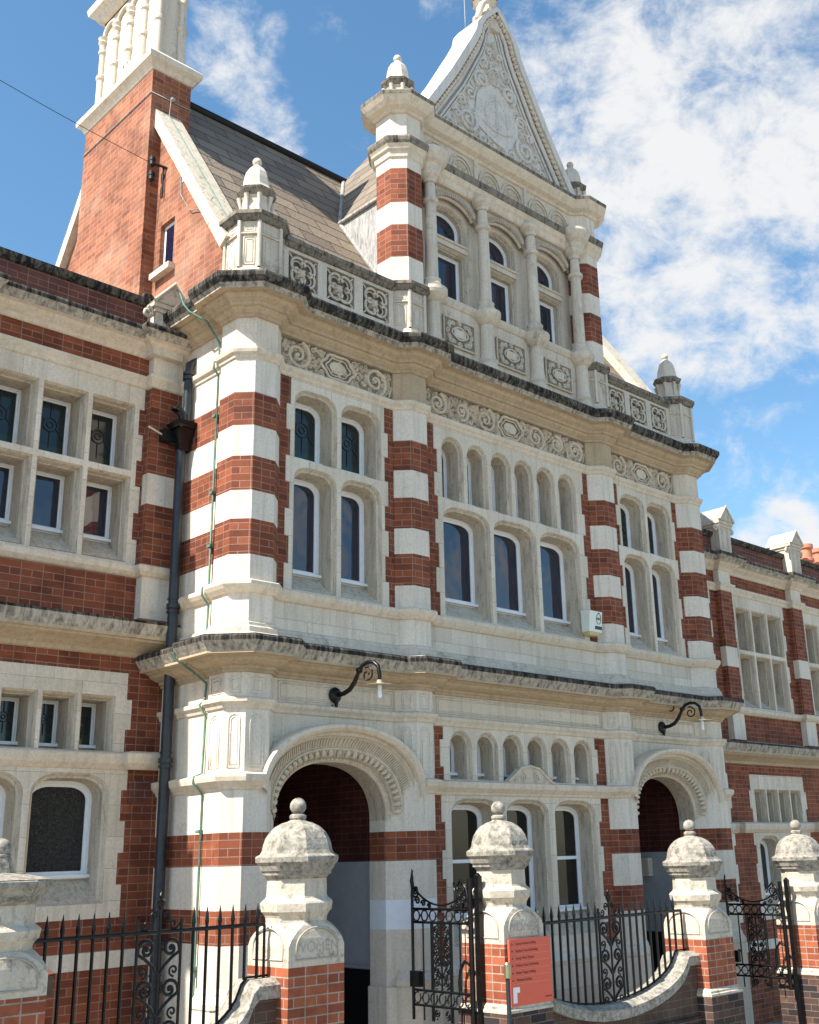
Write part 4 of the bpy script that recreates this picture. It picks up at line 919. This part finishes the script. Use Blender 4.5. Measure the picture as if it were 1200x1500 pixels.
for k in range(3):      # carved apron panels under the dormer windows
    c = (cols[k]+cols[k+1])/2; mb = MB(); x0, x1, z0, z1 = c-.29, c+.29, 8.03, 8.43; rnd = random.Random(k+40)
    box(mb, x0, x1, -.045, -.018, z0, z1, 1)
    tube(mb, [(x0, -.05, z0), (x1, -.05, z0), (x1, -.05, z1), (x0, -.05, z1)], .018, 5, 0, closed=True)
    q = [(c+.15*math.cos(a)**3*.4+.15*.6*math.cos(a), -.06, 8.23+.09*math.sin(a)) for a in np.linspace(0, 6.283, 17)[:-1]]; tube(mb, q, .014, 5, 0, closed=True)
    mb.add([(c-.11, -.062, 8.17), (c+.11, -.062, 8.17), (c+.11, -.062, 8.29), (c-.11, -.062, 8.29)], [(0, 1, 2, 3)], 0)
    for i in range(16):
        a = 2*math.pi*i/16; px, pz = c+.215*math.copysign(abs(math.cos(a))**.6, math.cos(a)), 8.23+.145*math.copysign(abs(math.sin(a))**.6, math.sin(a))
        relief(mb, spiral_pts(px, pz, .042, 1.3, a+1.5, 1 if i % 2 else -1, 10), -.052, .010); leafblob(mb, px, pz, -.048, a, .06, .03, .02)
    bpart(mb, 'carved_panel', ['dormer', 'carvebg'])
# ------------------------------------------------------------------ things on the building
def lamp(x, z, lab, double):
    t = thing('wall_lamp', lab, 'lamp', (x, 0, z), 'wall lamps over the doorways')
    y = -.01; mb = MB(); lathe_pts = []
    ball(mb, (0, -.02, 0), .085, 0, 12, 8, (1, .45, 1)); tube(mb, [(0, -.04, -.05), (0, -.04, -.16)], [.03, .012], 6); tube(mb, [(-.06, -.04, -.11), (-.05, -.05, -.15), (0, -.05, -.13)], .01, 5)
    a = mb.build('backplate', 'iron', t)
    mb = MB(); pts = [(0, -.03), (.05, -.10), (.10, -.18), (.18, -.26), (.30, -.33), (.40, -.42), (.42, -.52), (.36, -.60), (.24, -.64), (.12, -.65)]
    q = []
    for zz, yy in ((.0, -.03), (.01, -.12), (.04, -.20), (.11, -.27), (.20, -.32), (.28, -.38), (.31, -.46), (.30, -.54), (.25, -.60), (.16, -.62), (.08, -.62)): q.append((0.02, yy, zz))
    dirx = .16
    q = [(p[0]+dirx*(-p[1]), p[1], p[2]) for p in q]
    tube(mb, q, [.026]*4+[.022]*7, 8)
    tube(mb, [(q[4][0]+.0, -.35+.0, .215), (q[4][0], -.33, .25)], .036, 8)
    def curl(cy, cz, r, a0, sg, tn=1.35): tube(mb, [(dirx*-(cy+r_*math.cos(a)), cy+r_*math.cos(a), cz+r_*math.sin(a)) for a, r_ in [(a0+sg*tn*6.283*i/19, r*(1-.8*i/19)) for i in range(20)]], .010, 5)
    curl(-.47, .17, .085, 1.2, 1)
    if double: curl(-.17, .26, .085, -.6, 1)
    mb.build('arm', 'iron', t)
    e = q[-1]; mb = MB(); lathe(mb, [(.028, e[2]+.02), (.035, e[2]-.01), (.06, e[2]-.022), (.15, e[2]-.034), (.165, e[2]-.040), (.15, e[2]-.044), (.02, e[2]-.036)], (e[0], e[1]), 20, 0); mb.build('lamp_shade', 'shade', t)
    mb = MB(); lathe(mb, [(.022, e[2]-.035), (.020, e[2]-.08), (.023, e[2]-.10), (.023, e[2]-.16), (.012, e[2]-.172)], (e[0], e[1]), 12, 0); mb.build('bulb', 'bulb', t)
lamp(7.50, 3.27, 'black swan-neck wall lamp with one scroll over the left arched doorway', False)
lamp(13.50, 3.26, 'black swan-neck wall lamp with two scrolls over the right arched doorway', True)
t = thing('alarm_box', 'cream alarm box with amber base on the brick pier beside the upper windows', 'alarm box', (11.96, 0, 4.59)); t.scale = (.86, .86, .92)
mb = MB(); x0, x1, y0 = -.17, .15, -.19
mb.add([(x0, y0+.03, -.14), (x1, y0+.03, -.14), (x1, -.01, -.14), (x0, -.01, -.14), (x0, y0, .17), (x1, y0, .17), (x1, -.01, .19), (x0, -.01, .19)], [(0, 1, 5, 4), (1, 2, 6, 5), (2, 3, 7, 6), (3, 0, 4, 7), (4, 5, 6, 7), (3, 2, 1, 0)]); mb.build('case', 'cream', t)
mb = MB(); mb.add([(x0, y0+.03, -.142), (x1, y0+.03, -.142), (x1, -.01, -.142), (x0, -.01, -.142), (x0+.06, y0+.07, -.19), (x1-.04, y0+.07, -.19), (x1-.04, -.01, -.19), (x0+.06, -.01, -.19)], [(0, 1, 5, 4), (1, 2, 6, 5), (2, 3, 7, 6), (3, 0, 4, 7), (7, 6, 5, 4)]); mb.build('beacon', 'amber', t)
mb = MB(); cxx = .06
yq = lambda z_: y0+.03*(.17-z_)/.31-.004
tube(mb, [(cxx+.055*math.cos(a), yq(.06+.08*math.sin(a)), .06+.08*math.sin(a)) for a in np.linspace(0, 6.283, 19)[:-1]], .004, 4, closed=True)
box(mb, -.025, .145, y0+.018, y0+.032, -.10, -.05); ball(mb, (cxx, yq(.145), .145), .012, 0, 6, 4); mb.build('emblem', 'navy', t)
text_mesh('ADT'[:0]+'A&G', .055, (cxx-.055, y0+.008, .045), .003, name='lettering', mat='navy', parent=t)
# rainwater pipe
t = thing('drainpipe', 'blue-grey cast iron drainpipe with hopper head in the corner left of the banded pier', 'drainpipe', (6.1, 1.1, -1))
mb = MB(); X, Y = .03, -.06; z = lambda q: q+1
def pl(pts, r, n=12): tube(mb, [(a-6.1, b-1.1, c+1) for a, b, c in pts], r, n)
pl([(6.09, 1.03, -1.0), (6.09, 1.03, 6.05)], .058)
pl([(6.32, 1.0, 7.12), (6.2, 1.0, 7.18), (6.135, 1.0, 7.12), (6.125, 1.0, 7.0), (6.125, 1.0, 6.35)], .048)
for q in (.10, .42, .8, 2.58, 4.22): pl([(6.09, 1.03, q), (6.09, 1.03, q+.05)], .078); pl([(6.09, 1.03, q-.05), (6.09, 1.03, q-.02)], .073); pl([(6.09, 1.03, q+.10), (6.09, 1.03, q+.115)], .068)
for q in (6.92, 6.98): pl([(6.125, 1.0, q), (6.125, 1.0, q+.035)], .066)
mb.build('pipe', 'pipe', t)
mb = MB()
def fr(z0, z1, a, b): 
    A = [(-a, -a), (a, -a), (a, a), (-a, a)]; B = [(-b, -b), (b, -b), (b, b), (-b, b)]
    mb.add([(x, y-.08, z0+1) for x, y in A]+[(x, y-.08, z1+1) for x, y in B], [(i, (i+1) % 4, 4+(i+1) % 4, 4+i) for i in range(4)])
fr(6.04, 6.12, .055, .06); fr(6.12, 6.30, .06, .10); fr(6.30, 6.325, .12, .12); fr(6.325, 6.37, .12, .14); fr(6.37, 6.37, .14, .06)
tube(mb, [(.30-.42, -.10, 7.5), (-.10, -.1, 7.55), (-.03, -.1, 7.47), (-.02, -.1, 7.38)], .05, 10); mb.build('hopper_head', 'iron', t)
# green lightning conductor tape down the corner pier
t = thing('lightning_conductor', 'green copper lightning conductor running down the sunlit corner pier', 'conductor', (6.2, .4, -.5))
mb = MB(); pts = [(5.80, .72, 7.82), (5.82, .66, 7.66), (5.86, .60, 7.56), (6.0, .44, 7.42), (6.16, .42, 7.2), (6.18, .44, 6.98), (6.10, .42, 6.94), (6.10, .42, 6.86), (6.165, .42, 6.80), (6.165, .45, 4.40), (6.08, .44, 4.34), (6.08, .44, 4.26), (6.165, .44, 4.16), (6.165, .46, 3.85), (5.84, .55, 3.72), (5.84, .52, 3.58), (6.0, .45, 3.46), (6.165, .42, 3.34), (6.165, .44, 3.18), (6.10, .44, 3.12), (6.17, .42, 3.0), (6.17, .45, 2.44), (6.07, .44, 2.40), (6.07, .44, 2.34), (6.17, .42, 2.22), (6.17, .46, -.4)]
tube(mb, [(a-6.2, b-.4, c+.5) for a, b, c in pts], .0135, 5); mb.build('tape', 'copper', t)
for q in (6.3, 5.4, 4.8, 1.86, .6): mb = MB(); box(mb, 6.14-6.2, 6.20-6.2, .42-.4, .48-.4, q+.5, q+.53); mb.build('clip', 'copper', t)
# insulators and overhead wire
t = thing('insulator_bracket', 'small black twin insulator bracket on the orange brick gable', 'bracket', (6.12, 1.9, 10.2))
mb = MB(); tube(mb, [(0, -.03, -.42), (0, -.03, .05)], .014, 5); tube(mb, [(-.13, .02, .06), (.0, -.05, .02), (.05, -.08, 0)], .018, 5); mb.build('bracket', 'iron', t)
for dz in (.05, -.17):
    mb = MB(); lathe(mb, [(.02, dz-.02), (.04, dz), (.038, dz+.05), (.045, dz+.06), (.045, dz+.10), (.02, dz+.14)], (-.12, .05), 10); mb.build('insulator', 'dark', t)
mb = MB(); d0 = Vector((6.0, 1.95, 10.27)); rr = ray_dir(-60, 82); o = Vector((0, -9.5, 1.6)); far = o+rr*15.5
tube(mb, [d0.lerp(far, i/20)-Vector((0, 0, .03*math.sin(math.pi*i/20))) for i in range(21)], .0045, 5)
tag(mb.build('overhead_wire', 'dark'), 'thin dark overhead wire crossing the sky to the brick gable', 'wire')
mb = MB(); pts = [(6.13, 1.45, 10.0), (6.12, 1.40, 9.6), (6.12, 1.15, 9.25), (6.12, .80, 9.12), (6.12, .62, 9.18)]; tube(mb, pts, .006, 4); tag(mb.build('loose_cable', 'lead'), 'thin loose cable hanging on the orange brick gable under the coping', 'cable')
t = thing('security_light', 'small dark security light on the brick pilaster left of the drainpipe', 'light', (5.98, 1.22, 6.24))
mb = MB(); box(mb, -.07, .05, -.10, 0, -.07, .07); tube(mb, [(.02, -.02, -.05), (.12, -.08, -.08)], .025, 6); mb.build('body', 'dark', t)
mb = MB(); tube(mb, [(-.05, -.06, .0), (-.26, -.10, .04)], .012, 5); mb.build('arm', 'trim', t)
mb = MB(); rnd = random.Random(3)
for i in range(26):
    a, l = rnd.uniform(0, 6.28), rnd.uniform(.03, .07); o = Vector((11.09+.07, -.20, 8.70)); d = Vector((math.cos(a), math.sin(a), rnd.uniform(.5, 1.6))).normalized(); p = o+d*l; sd = Vector((-d.y, d.x, 0)).normalized()*.014
    mb.add([o, p-d*l*.4+sd, p, p-d*l*.4-sd], [(0, 1, 2, 3)])
MT['leaf'] = plain('weed_leaf', (.10, .22, .04), .6, var=.3)
tag(mb.build('weed', 'leaf'), 'tiny green weed growing on the ledge of a dormer column', 'plant')
# ------------------------------------------------------------------ ground
def gz(x): return -.72-.045*(x-6)
def sheet(name, x0, x1, y0, y1, dz, mat, kind='structure'):
    mb = MB(); quad(mb, (x0, y0, gz(x0)+dz), (x1, y0, gz(x1)+dz), (x1, y1, gz(x1)+dz), (x0, y1, gz(x0)+dz)); return mb.build(name, mat, kind=kind)
sheet('ground', -300, 300, -300, 300, -.16, 'pave'); sheet('pavement', -40, 60, -5.2, 1.4, 0, 'pave'); 
mb = MB(); mb.add([(-40, -5.35, gz(-40)+.004), (60, -5.35, gz(60)+.004), (60, -5.2, gz(60)+.004), (-40, -5.2, gz(-40)+.004), (-40, -5.35, gz(-40)-.2), (60, -5.35, gz(60)-.2)], [(0, 1, 2, 3), (4, 5, 1, 0)]); mb.build('kerb', 'stone', kind='structure')
sheet('road', -40, 60, -10.6, -5.35, -.12, 'road')
sheet('far_pavement', -40, 60, -14, -10.6, 0, 'pave')
# ------------------------------------------------------------------ boundary: gate piers
PY0 = -1.6; PW = .58
def gate_pier(x0, dz, lab, word=None, flatcap=False, grp='stone-capped brick gate piers'):
    xc = x0+PW/2; yc = PY0+PW/2; t = thing('gate_pier', lab, 'gate pier', (xc, yc, gz(xc)), grp)
    lv_ = lambda q: q if (q < .745 or not flatcap) else (.745+(q-.745)*.865 if q < 1.62 else 1.50+(q-1.62)*.53)
    Z = lambda q: lv_(q)+dz-gz(xc); h = PW/2
    mb = MB(); sq = [(-h, -h), (h, -h), (h, h), (-h, h)]
    prism(mb, sq, Z(.20), Z(.745), 0); g = h+.04; prism(mb, [(-g, -g), (g, -g), (g, g), (-g, g)], -.6, Z(.14), 1, True)
    sweep(mb, sq, [(.045, Z(.13)), (.045, Z(.155)), (.03, Z(.165)), (.03, Z(.185)), (0, Z(.21))], 2, True)
    mb.build('brick_shaft', ['brickp', 'brickk', 'ped'], t)
    mb = MB(); prism(mb, sq, Z(.745), Z(.90), 0, False)
    # block with arched faces and chamfered corners above
    octo = lambda r, k: [(-r+k, -r), (r-k, -r), (r, -r+k), (r, r-k), (r-k, r), (-r+k, r), (-r, r-k), (-r, -r+k)]
    lv = [(.90, h, .001), (.96, h-.002, .03), (1.02, h-.012, .085), (1.06, h-.025, .13), (1.085, h-.04, .16)]
    for (za, ra, ka), (zb, rb, kb) in zip(lv, lv[1:]):
        A, B = octo(ra, ka), octo(rb, kb); mb.add([(x, y, Z(za)) for x, y in A]+[(x, y, Z(zb)) for x, y in B], [(i, (i+1) % 8, 8+(i+1) % 8, 8+i) for i in range(8)], 0)
    for dx, dy in ((0, -1), (-1, 0), (1, 0)):
        q = shape(-.215, .215, .80, 1.045, .21, .16, 7); 
        def w3(a, b, o): return (a, -h-o, Z(b)) if dy else (dx*(h+o), a*dx*-1 if dx < 0 else a, Z(b))
        tube(mb, [w3(a, b, .002) for a, b in q], .008, 5, 1, closed=True)
    lathe(mb, [(.245, Z(1.08)), (.25, Z(1.12)), (.265, Z(1.15)), (.285, Z(1.17)), (.29, Z(1.20)), (.295, Z(1.235)), (.285, Z(1.25)), (.255, Z(1.275)), (.247, Z(1.295)), (.243, Z(1.43)), (.262, Z(1.455)), (.282, Z(1.465)), (.285, Z(1.495)), (.30, Z(1.50)), (.315, Z(1.54)), (.34, Z(1.57)), (.343, Z(1.61)), (.335, Z(1.62))], (0, 0), 8, [0]*7+[0, 0]+[2]*9, oct_=True, caps=False)
    mb.build('stone_block', ['ped', 'incise', 'cap'], t)
    mb = MB()
    if not flatcap:
        lathe(mb, [(.335, Z(1.62)), (.305, Z(1.635)), (.29, Z(1.665)), (.282, Z(1.71)), (.265, Z(1.765)), (.235, Z(1.815)), (.19, Z(1.86)), (.13, Z(1.893)), (.085, Z(1.905)), (.06, Z(1.92))], (0, 0), 8, 0, oct_=True)
    else:
        lathe(mb, [(.335, Z(1.63)), (.30, Z(1.65)), (.20, Z(1.69)), (.10, Z(1.72)), (.07, Z(1.92))], (0, 0), 8, 0, oct_=True)
    lathe(mb, [(.06, Z(1.91)), (.075, Z(1.935)), (.075, Z(1.955)), (.055, Z(1.97))], (0, 0), 16, 0); mb.build('domed_cap', 'cap', t)
    mb = MB(); ball(mb, (0, 0, Z(2.035)), .073, 0, 16, 10); mb.build('ball', 'cap', t)
    if word: 
        o_ = text_mesh(word, .118, (-.0, -h-.001, Z(.855)), .0012, mat='incise', parent=t, align='CENTER', label='incised word '+word)
    return t
gp = [3.16, 5.78, 8.34, 11.77, 14.36]
gate_pier(gp[0], -.0, 'leftmost stone gate pier, cut by the frame edge, with low flat cap and grey weathering', flatcap=True)
gate_pier(gp[1], 0, 'gate pier with incised word WOMEN in front of the left doorway', 'WOMEN')
gate_pier(gp[2], 0, 'gate pier carrying the orange sign, right of the first iron gate', 'WOMEN')
gate_pier(gp[3], -.185, 'gate pier at the right end of the middle railing, left of the second gate')
gate_pier(gp[4], -.185, 'rightmost gate pier, right of the second iron gate')
# ------------------------------------------------------------------ dwarf walls and railings
def sag(x, xa, xb, zt, dp, fl=.25):
    a, b = xa+fl*0, xb-fl
    a = xa; t = (x-(a+b)/2)/((b-a)/2)
    if x >= b: return zt
    t = max(-1, min(1, t)); return zt-dp*(1-t*t)**.5*(.9+.1*(1-t*t)) if abs(t) < 1 else zt
def fence(xa, xb, zt, dp, zr, xs, lab_w, lab_f):
    yc = -1.31; t = thing('dwarf_wall', lab_w, 'boundary wall', ((xa+xb)/2, yc, gz((xa+xb)/2)), 'dwarf walls with curved copings')
    ox, oy, oz = (xa+xb)/2, yc, gz((xa+xb)/2)
    N_ = 40; xsn = [xa+(xb-xa)*i/N_ for i in range(N_+1)]
    mb = MB(); w = .13
    for a, b in zip(xsn, xsn[1:]):
        za, zb = sag(a, xa, xb, zt, dp)-.10, sag(b, xa, xb, zt, dp)-.10
        for s in (-1, 1):
            y_ = yc+s*w; quad(mb, (a-ox, y_-oy, -.6), (b-ox, y_-oy, -.6), (b-ox, y_-oy, zb-oz), (a-ox, y_-oy, za-oz), 0)
    box(mb, xa-ox, xb-ox, -w-.05, -w+.001, -.6, zt-dp-.30-oz, 0)
    for dz_ in (.0, .05): tube(mb, [(xa-ox, -w-.03, zt-dp-.30-oz-dz_), (xb-ox, -w-.03, zt-dp-.30-oz-dz_)], .03, 6, 1)
    mb.build('brick_wall', ['brickd', 'brickk'], t)
    mb = MB(); pr = [(-w-.06, -.145), (-w-.06, -.045), (-w+.02, .0), (w-.02, .0), (w+.06, -.045), (w+.06, -.145)]
    rows = []
    for x in xsn:
        z_ = sag(x, xa, xb, zt, dp); rows.append([(x-ox, yy, z_+q-oz) for yy, q in pr])
    k = len(pr)
    for r0, r1 in zip(rows, rows[1:]): mb.add(r0+r1, [(i, (i+1) % k, k+(i+1) % k, k+i) for i in range(k)], 0)
    for r in (rows[0], rows[-1]): mb.add(r, [tuple(range(k))], 0)
    mb.build('coping', 'cap', t)
    f = thing('iron_railing', lab_f, 'railing', (ox, yc, oz), 'black iron railings between the gate piers')
    mb = MB(); tube(mb, [(xa-ox, 0, zr-oz), (xb-.04-ox, 0, zr-oz)], .017, 6); tube(mb, [(xb-.04-ox, 0, zr-oz), (xb-.04-ox, 0, sag(xb-.04, xa, xb, zt, dp)-oz)], .013, 6)
    tube(mb, [(x-ox, 0, sag(x, xa, xb, zt, dp)+.015-oz) for x in xsn], .010, 5); mb.build('rail', 'iron', f)
    x = xa+.10; sp = .122
    while x < xb-.08:
        if abs(x-xs) > .22:
            b = MB(); z0 = sag(x, xa, xb, zt, dp)-oz; zt_ = zr-oz
            tube(b, [(x-ox, 0, z0), (x-ox, 0, zt_+.03), (x-ox, 0, zt_+.055), (x-ox, 0, zt_+.09), (x-ox, 0, zt_+.17)], [.0145, .0145, .02, .015, .002], 6, 0, sm=False)
            b.build('bar', 'iron', f)
        x += sp
    # scroll panel
    mb = MB(); zb = max(sag(xs-.19, xa, xb, zt, dp), sag(xs+.19, xa, xb, zt, dp)); zl = sag(xs, xa, xb, zt, dp)
    for s in (-1, 1): tube(mb, [(xs+s*.19-ox, 0, sag(xs+s*.19, xa, xb, zt, dp)-oz), (xs+s*.19-ox, 0, zr+.10-oz)], .013, 6); 
    tube(mb, [(xs-ox, 0, zl-oz), (xs-ox, 0, zr+.18-oz)], .012, 6)
    hgt = zr-zl-.02; n = max(2, round(hgt/.27)); st = hgt/n
    for i in range(n):
        zc = zr-.02-st*(i+.35)
        for s in (-1, 1):
            c1 = (xs+s*.105, zc+.0); pts = spiral_pts(c1[0], c1[1], .075, 1.55, math.pi*(1 if s > 0 else 0)+s*.9, s*-1, 24)
            q = [(xs+s*.012, zc-st*.62), (xs+s*.05, zc-st*.42), (xs+s*.12, zc-st*.22), (xs+s*.178, zc-.03)]
            tube(mb, [(a-ox, 0, b-oz) for a, b in [*q]+spiral_pts(c1[0], c1[1], .075, 1.4, 0 if s > 0 else math.pi, s, 22)], .014, 6)
            tube(mb, [(a-ox, 0, b-oz) for a, b in spiral_pts(xs+s*.135, zc-st*.55, .045, 1.3, -math.pi/2, -s, 16)], .009, 5)
            ball(mb, (c1[0]-ox, 0, c1[1]-oz), .017, 0, 7, 5)
    for s in (-1, 1):
        tube(mb, [(a-ox, 0, b-oz) for a, b in [(xs+s*.19, zr+.02)]+spiral_pts(xs+s*.12, zr+.055, .045, 1.2, 0 if s > 0 else math.pi, -s, 14)], .009, 5)
        tube(mb, [(a-ox, 0, b-oz) for a, b in spiral_pts(xs+s*.05, zr+.12, .04, 1.3, -math.pi/2, s, 14)], .009, 5)
    lathe(mb, [(.012, zr+.16-oz), (.03, zr+.19-oz), (.034, zr+.225-oz), (.04, zr+.23-oz), (.012, zr+.245-oz), (.02, zr+.27-oz), (.004, zr+.295-oz)], (xs-ox, 0), 10)
    mb.build('scroll_panel', 'iron', f)
fence(3.74, 5.78, .665, .50, 1.08, 4.76, 'dwarf wall with curved stone coping left of the WOMEN gate pier', 'left iron railing with spear tips, scroll panel and urn finial before the drainpipe')
fence(8.92, 11.77, .43, .42, .88, 10.36, 'dwarf wall with sagging curved stone coping right of the orange sign', 'middle iron railing with spear tips and scroll panel right of the orange sign')
fence(.0, 3.09, .665, .50, 1.08, 1.5, 'dwarf wall with curved stone coping left of the leftmost gate pier', 'iron railing left of the leftmost gate pier') if False else None
# ------------------------------------------------------------------ gates (open, swung in)
def gate(xh, zt, lab):
    t = thing('iron_gate', lab, 'gate', (xh, -1.22, gz(xh)), 'open wrought iron gates'); oz = gz(xh); W = .86
    Z = lambda q: q+zt-oz
    mb = MB(); V = lambda s, z_: (0, s, Z(z_))
    tube(mb, [V(0, -1.0), V(0, .36)], .028, 8); tube(mb, [V(W, -1.0), V(W, .20)], .017, 6)
    for q in (.06, -.07, -.72, -.86): tube(mb, [V(0, q), V(W, q)], .013, 6)
    tube(mb, [V(s, .10+.20*abs((s-W/2)/(W/2))**2.2) for s in np.linspace(.03, W, 16)], .011, 6)
    mb.build('frame', 'iron', t)
    for s in (.16, .28, .58, .70): b = MB(); tube(b, [V(s, -.07), V(s, -.72)], .0095, 6); tube(b, [V(s, -.86), V(s, -1.0)], .0095, 6); b.build('bar', 'iron', t)
    mb = MB()
    for k in range(7):
        s = .06+.123*k
        for zc in (-.005, -.79):
            tube(mb, [V(s+.047*math.cos(a), zc+.052*math.sin(a)) for a in np.linspace(0, 6.283, 13)[:-1]], .0085, 5, closed=True)
            ball(mb, V(s+.06, zc), .013, 0, 6, 4)
    def sp(cx, cz, r, tn, a0, sg): tube(mb, [V(a, b) for a, b in spiral_pts(cx, cz, r, tn, a0, sg, 18)], .0105, 5)
    for sg in (-1, 1):
        c = W/2
        for cz, r in ((-.14, .045), (-.30, .05), (-.36, .045), (-.52, .04), (-.64, .055), (-.93, .045)): sp(c+sg*.075, cz, r, 1.5, -math.pi/2, sg)
        tube(mb, [V(c+sg*.10, -.12), V(c+sg*.12, -.2), V(c+sg*.02, -.32), V(c+sg*.11, -.44), V(c+sg*.02, -.56), V(c+sg*.10, -.68)], .009, 5)
    tube(mb, [V(W/2, -.07), V(W/2, -.72)], .011, 5)
    for sg in (-1, 1):
        for cz in (-.21, -.45, -.58): sp(W/2+sg*.045, cz, .038, 1.3, math.pi/2, -sg)
        for cz in (-.12, -.30, -.48, -.66): leaf = (W/2+sg*.02, cz); tube(mb, [V(leaf[0], leaf[1]), V(leaf[0]+sg*.035, leaf[1]+.03), V(leaf[0]+sg*.03, leaf[1]+.07)], [.006, .014, .003], 5)
        tube(mb, [V(W/2+sg*.125, -.07), V(W/2+sg*.125, -1.0)], .0095, 5)
        sp(.17 if sg < 0 else W-.17, .115, .035, 1.3, 0, sg); sp(.26 if sg < 0 else W-.26, .09, .025, 1.2, 0, sg)
    for s, q, r in ((.10, .15, .045), (.08, .27, .04), (W-.08, .14, .04), (W-.06, .25, .03)): sp(s, q, r, 1.4, 0, 1)
    tube(mb, [V(W, .18), V(W, .26), V(W+.005, .34), V(W, .40), V(W, .46)], [.02, .014, .022, .012, .004], 7)
    for k in range(4): tube(mb, [V(W, .22+.055*k), V(W-.03+.01*k, .25+.055*k), V(W-.02, .275+.055*k)], [.012, .012, .004], 5)
    sp(W-.055, .22, .05, 1.5, 0, -1); sp(.12, .24, .07, 1.6, math.pi, 1); tube(mb, [V(.02, .12), V(.05, .26), V(.13, .34), V(.20, .27)], [.018, .02, .018, .008], 6)
    for k in range(5): tube(mb, [V(.05+.04*k, .24+.03*math.sin(k)), V(.07+.04*k, .30+.02*math.sin(k*2)), V(.09+.035*k, .26)], [.012, .014, .005], 5)
    tube(mb, [V(.03, -.45), V(.10, -.42), V(.16, -.50), V(.18, -.62), V(.17, -.72)], .017, 6); 
    mb.build('scrollwork', 'iron', t)
    mb = MB(); box(mb, -.03, .03, W-.12, W+.02, Z(-.69), Z(-.54)); ball(mb, (.04, W-.10, Z(-.55)), .025); mb.build('lock', 'iron', t)
    p = thing('gate_post', lab.replace('gate', 'gate post', 1) if False else 'black iron post hinging '+('the first gate beside the orange sign' if zt > .9 else 'the second gate at the rightmost pier'), 'gate post', (xh+.035, -1.30, oz))
    mb = MB(); box(mb, -.025, .03, -.03, .03, -.3, Z(.38)); tube(mb, [(0, 0, Z(.38)), (0, 0, Z(.41))], [.035, .01], 6); mb.build('post', 'iron', p)
gate(8.27, 1.0, 'open black wrought iron gate left of the orange sign'); gate(14.22, .76, 'open black wrought iron gate left of the rightmost pier')
t = thing('drop_bolt_post', 'short dark post with a brass cap beside the orange sign pier', 'post', (8.39, -1.66, gz(8.39)))
t.location = (8.245, -1.72, gz(8.3)); z0 = -gz(8.3)
mb = MB(); tube(mb, [(0, 0, -.1), (0, 0, z0+.46)], .022, 10); mb.build('pole', 'pipe', t); mb = MB(); lathe(mb, [(.033, z0+.46), (.035, z0+.50), (.035, z0+.58), (.02, z0+.60)], (0, 0), 12); mb.build('cap', 'brass', t)
# ------------------------------------------------------------------ orange sign
t = thing('direction_sign', 'orange sign listing campus buildings on the brick gate pier', 'sign', (8.375, -1.62, .185))
mb = MB(); box(mb, 0, .605, -.012, .012, 0, .60); mb.build('sign_board', 'orange', t)
mb = MB()
for k in range(6): box(mb, .07, .57, -.0135, -.0125, .60-.075-.0655*k-.0012, .60-.075-.0655*k+.0012)
mb.build('rule_lines', 'orangel', t)
for k, s in enumerate(('St James Hatcham Building', 'Deptford Town Hall Building', 'George Wood Theatre', 'Professor Stuart Hall Building', 'Richard Hoggart Building', 'Whitehead Building')):
    z_ = .60-.052-.0655*k; text_mesh(s, .034, (.085, -.0125, z_), .0006, parent=t, sx=.82)
    mb = MB(); mb.add([(.03, -.0135, z_), (.052, -.0135, z_+.010), (.03, -.0135, z_+.020)], [(0, 1, 2)]); mb.build('arrow', 'ink', t)
text_mesh('Goldsmiths', .026, (.59, -.0125, .045), .0006, parent=t, align='RIGHT', sx=.85)
mb = MB(); q = [(.03, .03), (.085, .03), (.085, .12), (.125, .12), (.125, .17), (.03, .17)]; mb.add([(a, -.0135, b) for a, b in q], [(0, 1, 2, 3, 4, 5)]); mb.build('logo', 'signwhite', t)
t = thing('tag_box', 'small brown box with a pink sticker on the leftmost gate pier', 'box', (3.79, -1.45, .80))
mb = MB(); box(mb, -.03, .05, -.03, .03, -.08, .05); mb.build('body', 'wood', t); mb = MB(); mb.add([(-.03, -.034, .06), (.06, -.034, .07), (-.03, -.034, .12)], [(0, 1, 2)]); mb.build('sticker', 'orangel', t)
# children of the building were modelled in world space: fix their parent inverse
for o in BLD.children: o.matrix_parent_inverse = INV
